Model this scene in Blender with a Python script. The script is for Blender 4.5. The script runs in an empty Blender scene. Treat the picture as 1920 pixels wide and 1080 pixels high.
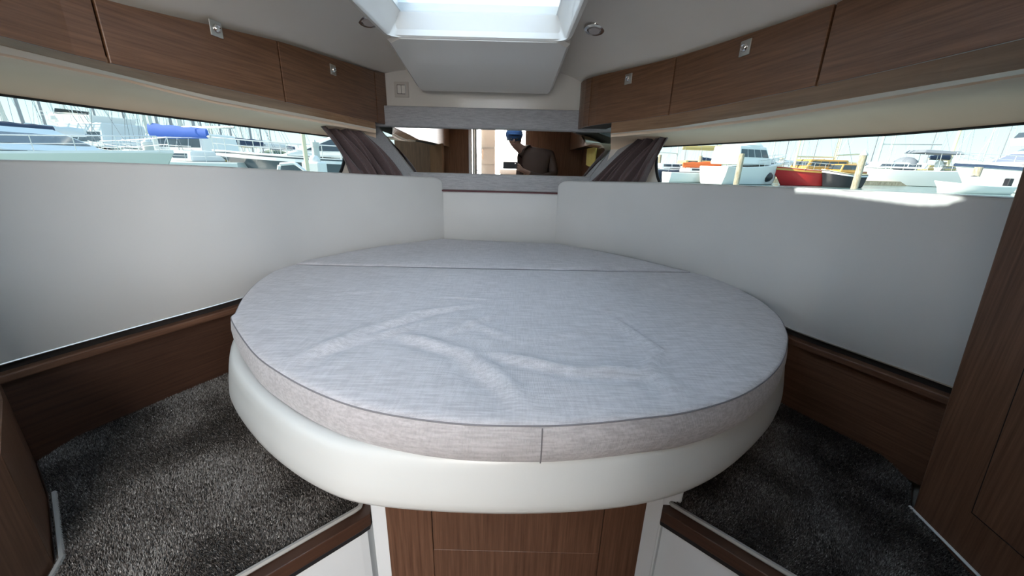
import bpy, math, random
import numpy as np
from mathutils import Vector
random.seed(4)
C = bpy.context.scene.collection
S = bpy.context.scene
PI = math.pi
CZ = 1.35                                    # eye height above the cabin sole

# ------------------------------------------------------------------ camera
F, PITCH, ROLL = 720.0, math.radians(18.0), math.radians(1.5)
_w = np.array([0, math.cos(PITCH), -math.sin(PITCH)])
_r0 = np.array([1.0, 0, 0]); _u0 = np.cross(_r0, _w)
_r = math.cos(ROLL)*_r0 + math.sin(ROLL)*_u0
_u = -math.sin(ROLL)*_r0 + math.cos(ROLL)*_u0
cam = bpy.data.cameras.new('camera'); camo = bpy.data.objects.new('camera', cam); C.objects.link(camo)
from mathutils import Matrix
camo.matrix_world = Matrix(((_r[0], _u[0], -_w[0], 0), (_r[1], _u[1], -_w[1], 0), (_r[2], _u[2], -_w[2], CZ), (0, 0, 0, 1)))
cam.sensor_width = 36; cam.lens = 36*F/1920; cam.clip_start = .004; cam.clip_end = 600
S.camera = camo
# ------------------------------------------------------------------ world, sun, daylight, exposure
W = bpy.data.worlds.new('sky'); S.world = W; W.use_nodes = True
nt = W.node_tree; nt.nodes.clear()
tc = nt.nodes.new('ShaderNodeTexCoord'); sx = nt.nodes.new('ShaderNodeSeparateXYZ'); cr = nt.nodes.new('ShaderNodeValToRGB')
bg = nt.nodes.new('ShaderNodeBackground'); ou = nt.nodes.new('ShaderNodeOutputWorld')
cr.color_ramp.elements[0].position = 0.0; cr.color_ramp.elements[0].color = (.72, .90, .90, 1)
cr.color_ramp.elements[1].position = .5; cr.color_ramp.elements[1].color = (.45, .68, .90, 1)
e = cr.color_ramp.elements.new(.12); e.color = (.50, .82, .88, 1)
nt.links.new(tc.outputs['Generated'], sx.inputs[0]); nt.links.new(sx.outputs[2], cr.inputs[0])
nt.links.new(cr.outputs[0], bg.inputs[0]); nt.links.new(bg.outputs[0], ou.inputs[0])
bg.inputs[1].default_value = 1.1
sun = bpy.data.lights.new('sun', 'SUN'); suno = bpy.data.objects.new('sun', sun); C.objects.link(suno)
sun.energy = 7.5; sun.angle = math.radians(.6); sun.color = (1, .93, .78)
SUN = Vector((1, .12, -.5)).normalized()
suno.rotation_euler = SUN.to_track_quat('-Z', 'Y').to_euler()
def area(name, loc, direction, sx_, sy_, power, col):
    l = bpy.data.lights.new(name, 'AREA'); l.shape = 'RECTANGLE'; l.size = sx_; l.size_y = sy_; l.energy = power; l.color = col
    o = bpy.data.objects.new(name, l); C.objects.link(o); o.location = (loc[0], loc[1], loc[2]+CZ)
    o.rotation_euler = Vector(direction).to_track_quat('-Z', 'Y').to_euler(); return o
area('hatch_daylight', (-.14, .63, .60), (0, 0, -1), .52, 1.92, 7.0, (.97, .98, 1.0))
area('companionway_daylight', (-.1, -2.2, .25), (0, 1, -.10), 2.0, 1.7, 320, (1.0, .975, .955))
S.view_settings.view_transform = 'Standard'; S.view_settings.look = 'None'
S.view_settings.gamma = 1; S.view_settings.use_curve_mapping = False
S.view_settings.exposure = 0.47
S.cycles.max_bounces = 10; S.cycles.transparent_max_bounces = 16

# ------------------------------------------------------------------ points of the place, measured from the eye
def ray(x, y): return _r*(x-960)/F + _u*(540-y)/F + _w
def atz(x, y, z): d = ray(x, y); return d*z/d[2]
def atY(x, y, Y): d = ray(x, y); return d*Y/d[1]

# ------------------------------------------------------------------ materials
def mat(name, col, rough=.5, metal=0, spec=.5, **k):
    m = bpy.data.materials.new(name); m.use_nodes = True; n = m.node_tree
    b = n.nodes['Principled BSDF']; b.inputs['Base Color'].default_value = (*col, 1)
    b.inputs['Roughness'].default_value = rough; b.inputs['Metallic'].default_value = metal
    b.inputs['Specular IOR Level'].default_value = spec
    for a, v in k.items(): b.inputs[a.replace('_', ' ')].default_value = v
    return m
def noisy(m, c1, c2, scale=(1, 1, 1), s=5, detail=4, lo=.35, hi=.65, bump=0, dist=.002, bs=None, rough=.5):
    n = m.node_tree; b = n.nodes['Principled BSDF']; t = n.nodes.new('ShaderNodeTexCoord'); mp = n.nodes.new('ShaderNodeMapping')
    mp.inputs['Scale'].default_value = scale; no = n.nodes.new('ShaderNodeTexNoise'); no.inputs['Scale'].default_value = s
    no.inputs['Detail'].default_value = detail; no.inputs['Roughness'].default_value = rough; r = n.nodes.new('ShaderNodeValToRGB')
    r.color_ramp.elements[0].position = lo; r.color_ramp.elements[0].color = (*c1, 1)
    r.color_ramp.elements[1].position = hi; r.color_ramp.elements[1].color = (*c2, 1)
    n.links.new(t.outputs['Object'], mp.inputs[0]); n.links.new(mp.outputs[0], no.inputs[0]); n.links.new(no.outputs[0], r.inputs[0])
    n.links.new(r.outputs[0], b.inputs['Base Color'])
    if bump:
        bn = n.nodes.new('ShaderNodeBump'); bn.inputs['Strength'].default_value = bump; bn.inputs['Distance'].default_value = dist
        if bs:
            n2 = n.nodes.new('ShaderNodeTexNoise'); n2.inputs['Scale'].default_value = bs; n2.inputs['Detail'].default_value = 3
            n.links.new(t.outputs['Object'], n2.inputs[0]); n.links.new(n2.outputs[0], bn.inputs['Height'])
        else: n.links.new(no.outputs[0], bn.inputs['Height'])
        n.links.new(bn.outputs[0], b.inputs['Normal'])
    return m
WD, WL = (.105, .045, .020), (.235, .113, .056)
wood_long = noisy(mat('walnut_grain_lengthwise', WL, .38), WD, WL, (9, 4, 160), 1.0, 6, .3, .72, .12, .0006, rough=.62)
wood_bounce_lit = noisy(mat('walnut_bounce_lit', (.36, .2, .1), .55, 0, .3), (.26, .14, .07), (.42, .24, .13), (9, 4, 160), 1.0, 6, .3, .72, .12, .0006, rough=.62)  # lighter walnut: light bounced up off the water is put into the colour
wood_up = noisy(mat('walnut_grain_upright', WL, .5, 0, .3), WD, WL, (170, 170, 5), 1.0, 6, .3, .72, .12, .0006, rough=.62)
MD, ML = (.070, .031, .017), (.155, .078, .046)
wood_matt_up = noisy(mat('matt_walnut_upright', ML, .9, 0, .05), WD, WL, (170, 170, 5), 1.0, 6, .3, .72, .12, .0006, rough=.62)
wood_mid_up = noisy(mat('mid_walnut_upright', ML, .45, 0, .35), MD, ML, (170, 170, 5), 1.0, 6, .3, .72, .12, .0006, rough=.62)
wood_mid_long = noisy(mat('mid_walnut_lengthwise', ML, .45, 0, .35), MD, ML, (9, 4, 160), 1.0, 6, .3, .72, .12, .0006, rough=.62)
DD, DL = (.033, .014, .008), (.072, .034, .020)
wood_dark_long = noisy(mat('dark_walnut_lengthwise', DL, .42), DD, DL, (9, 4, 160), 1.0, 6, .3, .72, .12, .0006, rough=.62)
wood_dark_up = noisy(mat('dark_walnut_upright', DL, .42), DD, DL, (170, 170, 5), 1.0, 6, .3, .72, .12, .0006, rough=.62)
groove = mat('shadow_gap', (.012, .008, .006), .8)
vinyl = noisy(mat('white_vinyl', (.63, .62, .60), .5), (.605, .59, .565), (.65, .635, .61), (1, 1, 1), 3, 2, .3, .7, .12, .0008, bs=260)
gel = mat('white_gelcoat', (.75, .715, .66), .18, 0, .5)
base_white = mat('cool_white_moulding', (.66, .68, .69), .35)
liner = noisy(mat('ceiling_liner', (.74, .69, .61), .3), (.72, .66, .58), (.77, .71, .63), (1, 1, 1), 2, 2)
cream = noisy(mat('cream_headlining', (.84, .64, .46), .62), (.82, .62, .44), (.86, .66, .48), (1, 1, 1), 4, 2)
creamrail = mat('cream_rail', (.78, .68, .56), .35)
chrome = mat('chrome', (.8, .8, .8), .12, 1)
brushed = mat('brushed_steel', (.62, .60, .55), .35, 1)
switchm = mat('switch_plastic', (.78, .74, .68), .28)
black = mat('black_rubber', (.012, .012, .013), .5)
lensm = mat('frosted_lens', (.55, .5, .47), .4)
curtm = noisy(mat('plum_brown_cloth', (.10, .065, .065), .75), (.085, .055, .056), (.125, .082, .080), (60, 60, 60), 3, 4, .3, .7, .15, .001)
curtm.node_tree.nodes['Principled BSDF'].inputs['Sheen Weight'].default_value = .3
bind = mat('carpet_binding', (.30, .29, .27), .6)
bindw = mat('white_sealant', (.62, .62, .60), .5)
mirrorm = mat('mirror_glass', (.90, .90, .89), .012, 1)

def fabric(name, c1, c2, fine, weave=.55):
    m = mat(name, c2, .9, 0, .2); n = m.node_tree; b = n.nodes['Principled BSDF']; L = n.links.new
    b.inputs['Sheen Weight'].default_value = .25
    t = n.nodes.new('ShaderNodeTexCoord')
    def nz(scale, s, d):
        mp = n.nodes.new('ShaderNodeMapping'); mp.inputs['Scale'].default_value = scale
        o = n.nodes.new('ShaderNodeTexNoise'); o.inputs['Scale'].default_value = s; o.inputs['Detail'].default_value = d
        L(t.outputs['Object'], mp.inputs[0]); L(mp.outputs[0], o.inputs[0]); return o
    a = nz((.10, 1, 1), fine, 3); c = nz((1, .10, 1), fine, 3)
    mx = n.nodes.new('ShaderNodeMath'); mx.operation = 'MULTIPLY_ADD'; mx.inputs[1].default_value = .4; L(c.outputs[0], mx.inputs[0]); L(a.outputs[0], mx.inputs[2])
    r = n.nodes.new('ShaderNodeMapRange'); r.inputs['From Min'].default_value = .54; r.inputs['From Max'].default_value = .86; L(mx.outputs[0], r.inputs[0])
    mix = n.nodes.new('ShaderNodeMix'); mix.data_type = 'RGBA'; mix.inputs['A'].default_value = (*c1, 1); mix.inputs['B'].default_value = (*c2, 1)
    L(r.outputs[0], mix.inputs['Factor']); L(mix.outputs['Result'], b.inputs['Base Color'])
    wv = []
    for ax in ('X', 'Y'):
        wt = n.nodes.new('ShaderNodeTexWave'); wt.bands_direction = ax; wt.inputs['Scale'].default_value = fine*.75; wt.inputs['Distortion'].default_value = .6
        L(t.outputs['Object'], wt.inputs[0]); wv.append(wt)
    am = n.nodes.new('ShaderNodeMath'); am.operation = 'MULTIPLY'; L(wv[0].outputs[1], am.inputs[0]); L(wv[1].outputs[1], am.inputs[1])
    ad = n.nodes.new('ShaderNodeMath'); ad.operation = 'ADD'; L(am.outputs[0], ad.inputs[0]); L(mx.outputs[0], ad.inputs[1])
    bn = n.nodes.new('ShaderNodeBump'); bn.inputs['Strength'].default_value = weave; bn.inputs['Distance'].default_value = .0012
    L(ad.outputs[0], bn.inputs['Height']); L(bn.outputs[0], b.inputs['Normal'])
    return m
melange = fabric('light_grey_melange', (.450, .428, .436), (.590, .562, .572), 190)
pad = fabric('grey_pad_cloth', (.345, .34, .345), (.455, .45, .455), 260, .3)
pipem = mat('grey_piping', (.20, .19, .20), .8)

def glassy(name, tint, refl=.06):
    m = bpy.data.materials.new(name); m.use_nodes = True; n = m.node_tree; n.nodes.clear()
    t = n.nodes.new('ShaderNodeBsdfTransparent'); t.inputs[0].default_value = (*tint, 1)
    g = n.nodes.new('ShaderNodeBsdfGlossy'); g.inputs['Roughness'].default_value = .02
    lw = n.nodes.new('ShaderNodeLayerWeight'); pw = n.nodes.new('ShaderNodeMath'); pw.operation = 'POWER'; pw.inputs[1].default_value = 5; n.links.new(lw.outputs['Facing'], pw.inputs[0]); f = n.nodes.new('ShaderNodeMath'); f.operation = 'MULTIPLY_ADD'; f.inputs[1].default_value = .7; f.inputs[2].default_value = .03; n.links.new(pw.outputs[0], f.inputs[0])
    mx = n.nodes.new('ShaderNodeMixShader'); o = n.nodes.new('ShaderNodeOutputMaterial')
    n.links.new(f.outputs[0], mx.inputs[0]); n.links.new(t.outputs[0], mx.inputs[1]); n.links.new(g.outputs[0], mx.inputs[2]); n.links.new(mx.outputs[0], o.inputs[0])
    return m
glass = glassy('window_glass', (.97, .985, .98))
hatchglass = glassy('hatch_acrylic', (.85, .92, .98))
def translucent(name, col):
    m = bpy.data.materials.new(name); m.use_nodes = True; n = m.node_tree; n.nodes.clear()
    t = n.nodes.new('ShaderNodeBsdfTranslucent'); t.inputs[0].default_value = (*col, 1)
    g = n.nodes.new('ShaderNodeBsdfDiffuse'); g.inputs['Color'].default_value = (*col, 1)
    mx = n.nodes.new('ShaderNodeMixShader'); mx.inputs[0].default_value = .25; o = n.nodes.new('ShaderNodeOutputMaterial')
    n.links.new(t.outputs[0], mx.inputs[1]); n.links.new(g.outputs[0], mx.inputs[2]); n.links.new(mx.outputs[0], o.inputs[0])
    return m
shadem = translucent('added_shade_cloth', (.86, .90, .96))

# ------------------------------------------------------------------ mesh helpers (coordinates measured from the eye)
class M:
    def __init__(s): s.v = []; s.f = []
    def add(s, v, f):
        k = len(s.v); s.v += [tuple(map(float, p)) for p in v]; s.f += [tuple(i+k for i in q) for q in f]; return s
    def box(s, a, b, rz=0, piv=None):
        x0, y0, z0 = a; x1, y1, z1 = b
        v = [(x0, y0, z0), (x1, y0, z0), (x1, y1, z0), (x0, y1, z0), (x0, y0, z1), (x1, y0, z1), (x1, y1, z1), (x0, y1, z1)]
        if rz:
            px, py = piv or ((x0+x1)/2, (y0+y1)/2); c, n = math.cos(rz), math.sin(rz)
            v = [(px+(x-px)*c-(y-py)*n, py+(x-px)*n+(y-py)*c, z) for x, y, z in v]
        return s.add(v, [(0, 3, 2, 1), (4, 5, 6, 7), (0, 1, 5, 4), (1, 2, 6, 5), (2, 3, 7, 6), (3, 0, 4, 7)])
    def grid(s, rows, close=False):
        n = len(rows[0]); v = [p for r in rows for p in r]; f = []
        for i in range(len(rows)-1):
            for j in range(n if close else n-1):
                k = (j+1) % n; f.append((i*n+j, i*n+k, (i+1)*n+k, (i+1)*n+j))
        return s.add(v, f)
    def solid(s, rows):
        """closed body from cross-sections: every row is a closed ring"""
        n = len(rows[0]); s.grid(rows, True); k = len(s.v)-n*len(rows)
        s.f.append(tuple(k+i for i in range(n))[::-1]); s.f.append(tuple(k+n*(len(rows)-1)+i for i in range(n))); return s
    def prism(s, poly, z0, z1, top=None):
        top = top or poly; n = len(poly)
        v = [(p[0], p[1], z0) for p in poly]+[(p[0], p[1], z1) for p in top]
        return s.add(v, [tuple(range(n))[::-1], tuple(range(n, 2*n))]+[(i, (i+1) % n, n+(i+1) % n, n+i) for i in range(n)])
    def tube(s, pts, r, n=6, caps=True):
        pts = [Vector([float(c) for c in p]) for p in pts]; rows = []
        for i, p in enumerate(pts):
            t = (pts[min(i+1, len(pts)-1)]-pts[max(i-1, 0)]); t.normalize()
            a = Vector((0, 0, 1)) if abs(t.z) < .9 else Vector((1, 0, 0)); u = t.cross(a).normalized(); w = t.cross(u)
            rr = r[i] if isinstance(r, (list, tuple)) else r
            rows.append([tuple(p+u*rr*math.cos(2*PI*k/n)+w*rr*math.sin(2*PI*k/n)) for k in range(n)])
        if caps: return s.solid(rows)
        return s.grid(rows, True)
    def lathe(s, c, prof, n=24, axis=(0, 0, 1)):
        ax = Vector(axis).normalized(); a = Vector((1, 0, 0)) if abs(ax.x) < .9 else Vector((0, 1, 0)); u = ax.cross(a).normalized(); w = ax.cross(u)
        c = Vector(c); return s.solid([[tuple(c+ax*h+(u*math.cos(2*PI*k/n)+w*math.sin(2*PI*k/n))*max(r, 1e-4)) for k in range(n)] for r, h in prof])
    def sphere(s, c, r, n=12, sc=(1, 1, 1)):
        rows = []
        for i in range(n//2+1):
            a = -PI/2+PI*i/(n//2); rows.append([(c[0]+r*sc[0]*max(math.cos(a), 1e-3)*math.cos(2*PI*k/n), c[1]+r*sc[1]*max(math.cos(a), 1e-3)*math.sin(2*PI*k/n), c[2]+r*sc[2]*math.sin(a)) for k in range(n)])
        return s.solid(rows)
    def build(s, name, m, parent=None, smooth=False, bevel=0, seg=2, org=None, angle=40):
        """org: where the object's own origin lies; vertices are world points with the eye at 0"""
        o0 = (0, 0, -CZ) if parent is None else parent['_w']
        if org is not None: o0 = org
        me = bpy.data.meshes.new(name); me.from_pydata([(x-o0[0], y-o0[1], z-o0[2]) for x, y, z in s.v], [], s.f); me.update()
        ob = bpy.data.objects.new(name, me); C.objects.link(ob); me.materials.append(m)
        if parent is not None:
            ob.parent = parent; pw = parent['_w']; ob.location = (o0[0]-pw[0], o0[1]-pw[1], o0[2]-pw[2])
        else: ob.location = (o0[0], o0[1], o0[2]+CZ)
        ob['_w'] = o0
        if smooth:
            for p in me.polygons: p.use_smooth = True
            me.set_sharp_from_angle(angle=math.radians(angle))
        if bevel:
            b = ob.modifiers.new('bevel', 'BEVEL'); b.width = bevel; b.segments = seg; b.limit_method = 'ANGLE'; b.angle_limit = math.radians(50)
        return ob
def tag(o, label=None, cat=None, group=None, kind=None):
    if label: o['label'] = label
    if cat: o['category'] = cat
    if group: o['group'] = group
    if kind: o['kind'] = kind
    return o
def thing(name, label, cat, loc, group=None):
    o = bpy.data.objects.new(name, None); C.objects.link(o); o.location = (loc[0], loc[1], loc[2]+CZ); o.empty_display_size = .1
    o['_w'] = tuple(float(c) for c in loc); return tag(o, label, cat, group)
def struct(o): o['kind'] = 'structure'; return o

def smooth_curve(P, per=8):
    P = [np.array(p, float) for p in P]; Q = [2*P[0]-P[1]]+P+[2*P[-1]-P[-2]]; out = []
    for i in range(1, len(Q)-2):
        a, b, c, d = Q[i-1:i+3]
        for k in range(per):
            t = k/per; out.append(.5*((2*b)+(c-a)*t+(2*a-5*b+4*c-d)*t*t+(-a+3*b-3*c+d)*t**3))
    out.append(P[-1]); return out
class Curve:
    """plan curve x(y) of an upright surface on one side of the boat"""
    def __init__(s, P, side): q = np.array(smooth_curve([p[:2] for p in sorted(P, key=lambda p: p[1])])); s.y = q[:, 1]; s.x = q[:, 0]; s.side = side
    def X(s, y): return float(np.interp(y, s.y, s.x))
    def pt(s, y, off=0):
        e = .02; tx = s.X(y+e)-s.X(y-e); ty = 2*e; n = math.hypot(tx, ty); nx, ny = -ty/n, tx/n
        if nx*s.side < 0: nx, ny = -nx, -ny
        return (s.X(y)+nx*off, y+ny*off)
HL = Curve([(-1.44, -.70), (-1.43, -.1), (-1.36, .40), (-1.285, .60)]+[atz(*p) for p in [(3, 680, -.48), (220, 620, -.48), (465, 553, -.48), (590, 485, -.42), (700, 463, -.42), (833, 446, -.42)]], -1)
HR = Curve([(1.34, -.70), (1.32, -.1), (1.22, .40), (1.155, .60)]+[atz(*p) for p in [(1783, 722, -.48), (1600, 657, -.48), (1470, 610, -.48), (1303, 512, -.42), (1150, 475, -.42), (1040, 455, -.42)]], 1)
CL = Curve([(-.845, -.70), (-.85, .40)]+[atz(*p, .18) for p in [(0, 67), (205, 118), (536, 191), (709, 230)]]+[(-.690, 2.25)], -1)
CR = Curve([(.69, -.70), (.69, .30)]+[atz(*p, .18) for p in [(1920, 71), (1529, 161), (1253, 215), (1103, 236)]]+[(.325, 2.25)], 1)
zL = lambda y: float(np.interp(y, [-.7, .3, .6, .92, 1.45, 2.13, 2.25], [.50, .48, .36, .30, .364, .416, .43]))
zR = lambda y: float(np.interp(y, [-.7, .3, .6, .95, 1.5, 1.99, 2.25], [.50, .48, .38, .336, .364, .39, .405]))

# ================================================================== THE CABIN SHELL
m = M(); m.box((-1.5, -.8, -1.38), (1.4, 2.5, -1.35)); struct(m.build('floor', wood_dark_long))
# hull lining below the windows, and its window-frame surfaces, one for each side
def lerp(pts, x):
    xs = [p[0] for p in pts]; ys = [p[1] for p in pts]
    if x < xs[0]: return ys[0]+(x-xs[0])*(ys[1]-ys[0])/(xs[1]-xs[0])
    if x > xs[-1]: return ys[-1]+(x-xs[-1])*(ys[-1]-ys[-2])/(xs[-1]-xs[-2])
    return float(np.interp(x, xs, ys))
SIDE = {
 'left': dict(sg=-1, H=HL, cols=[-620, -420, -220, -80, 0, 80, 160, 240, 320, 400, 470, 520, 545, 560, 575, 590, 600, 610, 620, 628, 634, 638, 655, 672, 690, 705],
   E0=[(0, 67), (205, 118), (536, 191), (709, 230)], E1=[(0, 85), (375, 177), (592, 219), (680, 237)], E2=[(0, 99), (250, 151), (375, 184), (592, 224), (680, 240)],
   T=[(0, 178), (200, 205), (400, 230), (592, 253), (705, 266)], r=[(0, 1.50), (592, 1.27), (705, 1.12)], a0=540, a1=640),
 'right': dict(sg=1, H=HR, cols=[2540, 2340, 2140, 2000, 1920, 1840, 1760, 1680, 1600, 1520, 1440, 1380, 1340, 1320, 1305, 1290, 1280, 1270, 1262, 1254, 1248, 1244, 1240, 1215, 1190, 1165, 1145],
   E0=[(1103, 236), (1253, 215), (1529, 161), (1920, 71)], E1=[(1180, 247), (1268, 238), (1440, 211), (1920, 129)], E2=[(1180, 249), (1268, 241), (1440, 219), (1920, 138)],
   T=[(1145, 280), (1268, 274), (1440, 265), (1700, 251), (1920, 232)], r=[(1145, 1.12), (1268, 1.25), (1920, 1.58)], a0=1330, a1=1238),
}
for side, D in SIDE.items():
    sg = D['sg']; P0, P1, P2, P3, T, B = [], [], [], [], [], []
    H = D['H']; fy = np.linspace(-.6, H.y[-1]+.0, 1400)
    wT = lambda y: float(np.interp(y, [.6, 1.1, 1.7, 2.0, 2.15], [.125, .14, .185, .205, .215])); wB = lambda y: float(np.interp(y, [.6, 1.7, 2.1], [.085, .095, .10]))
    cand = np.array([H.pt(y, wT(y)) for y in fy]); ang = np.arctan2(cand[:, 0], cand[:, 1])*sg
    for x in D['cols']:
        p0 = atz(x, lerp(D['E0'], x), .18); h = np.hypot(p0[0], p0[1])
        d = ray(x, lerp(D['T'], x)); aa = math.atan2(d[0], d[1])*sg; i = int(np.argmin(np.abs(ang-aa))); rr = np.hypot(*cand[i])/h
        def at(y, f):
            d = ray(x, y); return d*(h*f)/np.hypot(d[0], d[1])
        e1, e2, t = lerp(D['E1'], x), lerp(D['E2'], x), lerp(D['T'], x)
        k = (rr-1)
        P0.append(p0); P1.append(at(e1, 1+.20*k)); P2.append(at(e2, 1+.24*k))
        P3.append([at(e2+.5, 1+.25*k)+np.array([0, 0, .004]), at(e2+4, 1+.27*k), at(e2+5, 1+.27*k), at(e2+(t-e2)*.28, 1+.62*k), at(e2+(t-e2)*.50, 1+.86*k), at(e2+(t-e2)*.75, 1+.95*k), at(t, 1+k)])
        T.append(at(t, 1+k)); q = H.pt(fy[i], wB(fy[i])); B.append(np.array([q[0], q[1], -.16]))
    D.update(P0=P0, Tp=T, B=B)
    # forward lining with the rounded lower window corner, then the lining below the sill
    a0, a1 = D['a0'], D['a1']; rows = []; seal = []
    for i, x in enumerate(D['cols']):
        u = (x-a0)/(a1-a0); t0 = 0 if u <= 0 else (1 if u >= 1 else .06+.94*(1-math.sqrt(max(0, 1-u**2.2))))
        if u > 0:
            rows.append([B[i]+(T[i]-B[i])*t0*k/6 for k in range(7)])
            if u < 1: seal.append(B[i]+(T[i]-B[i])*t0)
            elif not seal or len(seal) and D.get('sd') is None: seal.append(T[i]); D['sd'] = 1
    m = M(); m.grid(rows)
    m.grid([[b, (b[0], b[1], -.62), (b[0]-sg*.05, b[1], -1.35)] for b in B])
    # outer skin so that the lining has thickness
    m.grid([[b+np.array([sg*.03, 0, 0]), (b[0]+sg*.03, b[1], -.62), (b[0]-sg*.02, b[1], -1.35)] for b in B])
    struct(m.build('wall_'+side, liner, smooth=True))
    m = M(); m.grid([[B[i], T[i]] for i in range(len(T)-4)]); win = struct(m.build('window_1' if side == 'left' else 'window_2', glass, smooth=True))
    off = np.array([-sg*.004, 0, 0]); m = M(); m.tube([p+off for p in seal], .0075, 8)
    m.build('seal', black, win, smooth=True)
    m = M(); m.tube([p+off*.5 for p in T[:len(T)-3]], .0035, 6); m.build('top_seal', black, win, smooth=True)
    # cream valance over the window and the pale rail above it
    m = M(); m.grid(P3); struct(m.build('trim_1' if side == 'left' else 'trim_2', cream, smooth=True, angle=50))
    m = M(); m.grid([[P1[i]+np.array([0, 0, .012]), P1[i], P2[i], P2[i]+np.array([0, 0, .012])] for i in range(len(P1))]); struct(m.build('trim_3' if side == 'left' else 'trim_4', creamrail))
    # wooden shelf board under the lockers
    m = M(); cu = CL if sg < 0 else CR; Q0 = [np.array([*cu.pt(max(-.7, min(2.24, p[1])), .006), .1797]) for p in P0]; m.grid([[Q0[i], P1[i]+np.array([0, 0, .0005]), P1[i]+np.array([0, 0, .015]), Q0[i]+np.array([0, 0, .012])] for i in range(len(P1))], True)
    o = m.build('locker_shelf', wood_bounce_lit); tag(o, 'long walnut board under the %s-hand overhead lockers' % side, 'shelf')

# ceiling with the opening of the hatch
ys = [-.80, -.6, -.35, 0, .3, .62, .8, 1.0, 1.2, 1.4, 1.60, 1.75, 1.9, 2.05, 2.15, 2.27]; rows = []
for y in ys:
    xl, xr = CL.X(min(y, 2.24))-.03, CR.X(min(y, 2.24))+.03; zl, zr = zL(y)-.004, zR(y)-.004
    xs = [xl, xl+.015, xl+.06]+[xl+.06+(-.44-xl-.06)*k/5 for k in range(1, 5)]+[-.44, -.14, .155]+[.155+(xr-.06-.155)*k/5 for k in range(1, 5)]+[xr-.06, xr-.015, xr]
    zc = float(np.interp(y, [1.75, 2.27], [.525, .455])); row = []
    for x in xs:
        if x < -.14: u = (x-xl)/(-.44-xl); z = zl+(zc-zl)*(1-max(0, 1-u)**2.1) if u < 1 else zc
        else: u = (xr-x)/(xr-.155); z = zr+(zc-zr)*(1-max(0, 1-u)**2.1) if u < 1 else zc
        row.append((x, y, z))
    rows.append(row)
CEIL = rows
def ceil_z(x, y):
    i = max(0, min(len(ys)-2, int(np.searchsorted(ys, y))-1)); f = (y-ys[i])/(ys[i+1]-ys[i])
    za, zb = (np.interp(x, [p[0] for p in CEIL[k]], [p[2] for p in CEIL[k]]) for k in (i, i+1)); return float(za+(zb-za)*f)
m = M(); m.grid(rows); hole = []
n = len(rows[0]); keep = []
for q in m.f:
    c = np.mean([m.v[i] for i in q], axis=0)
    if -.44 < c[0] < .155 and -.35 < c[1] < 1.60: continue
    keep.append(q)
m.f = keep; struct(m.build('ceiling', liner, smooth=True))
# deck above, keeps the daylight out of the lockers
m = M(); m.box((-1.3, -.8, .556), (-.50, 2.4, .566)); m.box((.19, -.8, .556), (1.2, 2.4, .566)); m.box((-.50, 1.66, .556), (.19, 2.4, .566)); m.box((-.50, -.8, .556), (.19, -.38, .566))
struct(m.build('trim_5', gel))

# front wall: white moulded panel
m = M(); m.box((-.72, 2.25, .245), (.36, 2.28, .50)); m.box((-.95, 2.34, -1.35), (.80, 2.37, .6))
struct(m.build('wall_front', gel))

# ================================================================== HATCH
h = thing('deck_hatch', 'white moulded hatch surround with a pale blue skylight in the ceiling', 'hatch', (-.14, 1.2, .425))
m = M()
OX0, OX1, OY0, OY1 = -.482, .190, -.41, 1.60
def rr_(x0, x1, y0, y1, r, z, n=4, zf=None):
    out = []
    for cx, cy, a in ((x1-r, y1-r, 0), (x0+r, y1-r, PI/2), (x0+r, y0+r, PI), (x1-r, y0+r, 1.5*PI)):
        for k in range(n+1):
            b = a+PI/2*k/n; X, Y = cx+r*math.cos(b), cy+r*math.sin(b); out.append((X, Y, z if zf is None else zf(Y)))
    return out
m.grid([rr_(OX0, OX1, OY0, OY1, .06, .545), rr_(OX0, OX1, OY0, OY1, .06, .432), rr_(OX0+.006, OX1-.006, OY0+.006, OY1-.006, .055, .420), rr_(OX0+.018, OX1-.018, OY0+.018, OY1-.018, .05, .418),
        rr_(OX0+.026, OX1-.026, OY0+.026, OY1-.024, .018, .424), rr_(-.425, .138, -.32, 1.607, .012, .496), rr_(-.418, .131, -.313, 1.600, .010, .501)], True)
m.build('surround', gel, h, smooth=True, angle=35)
m = M()       # the trunk that runs forward from the hatch
lo = lambda y: .418-(y-1.56)*(.418-.330)/(2.16-1.56)
def ring(y, x0, x1, zt=.545, dz=0):
    z = lo(y)+dz; return [(x0, y, zt), (x0, y, z+.012), (x0+.012, y, z), (x1-.012, y, z), (x1, y, z+.012), (x1, y, zt)]
m.solid([ring(1.585, -.44, .15), ring(1.62, -.482, .190), ring(2.09, -.492, .172), ring(2.145, -.486, .165, dz=.004), ring(2.165, -.478, .157, dz=.03)])
m.build('trunk', gel, h, smooth=True, angle=30)
m = M(); m.box((-.43, -.32, .499), (.143, 1.612, .504)); m.build('pane', hatchglass, h)
# added pleated shade; its port-side gap is shaped to cast the strip of sun
xl_ = lambda y: float(np.interp(y, [.76, .78, .82, .90, 1.09, 1.10], [-.14, -.185, -.215, -.245, -.312, -.27])); xr_ = lambda y: float(np.interp(y, [.76, .80, .95, 1.00, 1.01, 1.10], [-.14, -.125, -.19, -.235, -.225, -.27]))
ra, rb = [], []
for k in range(201):
    y = -.317+k*.0096; z = .526+(.003 if k % 2 else 0); ra.append([(-.424, y, z), (xl_(y), y, z)]); rb.append([(xr_(y), y, z), (.137, y, z)])
M().grid(ra).build('shade', shadem, h); M().grid(rb).build('shade', shadem, h)
for a_, b_ in (((-.53, -.40, .53), (-.485, 1.68, .575)), ((.143, -.40, .53), (.20, 1.68, .575)), ((-.53, 1.62, .53), (.20, 1.70, .575)), ((-.53, -.42, .53), (.20, -.33, .575))): M().box(a_, b_).build('frame_bar', brushed, h)

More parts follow.
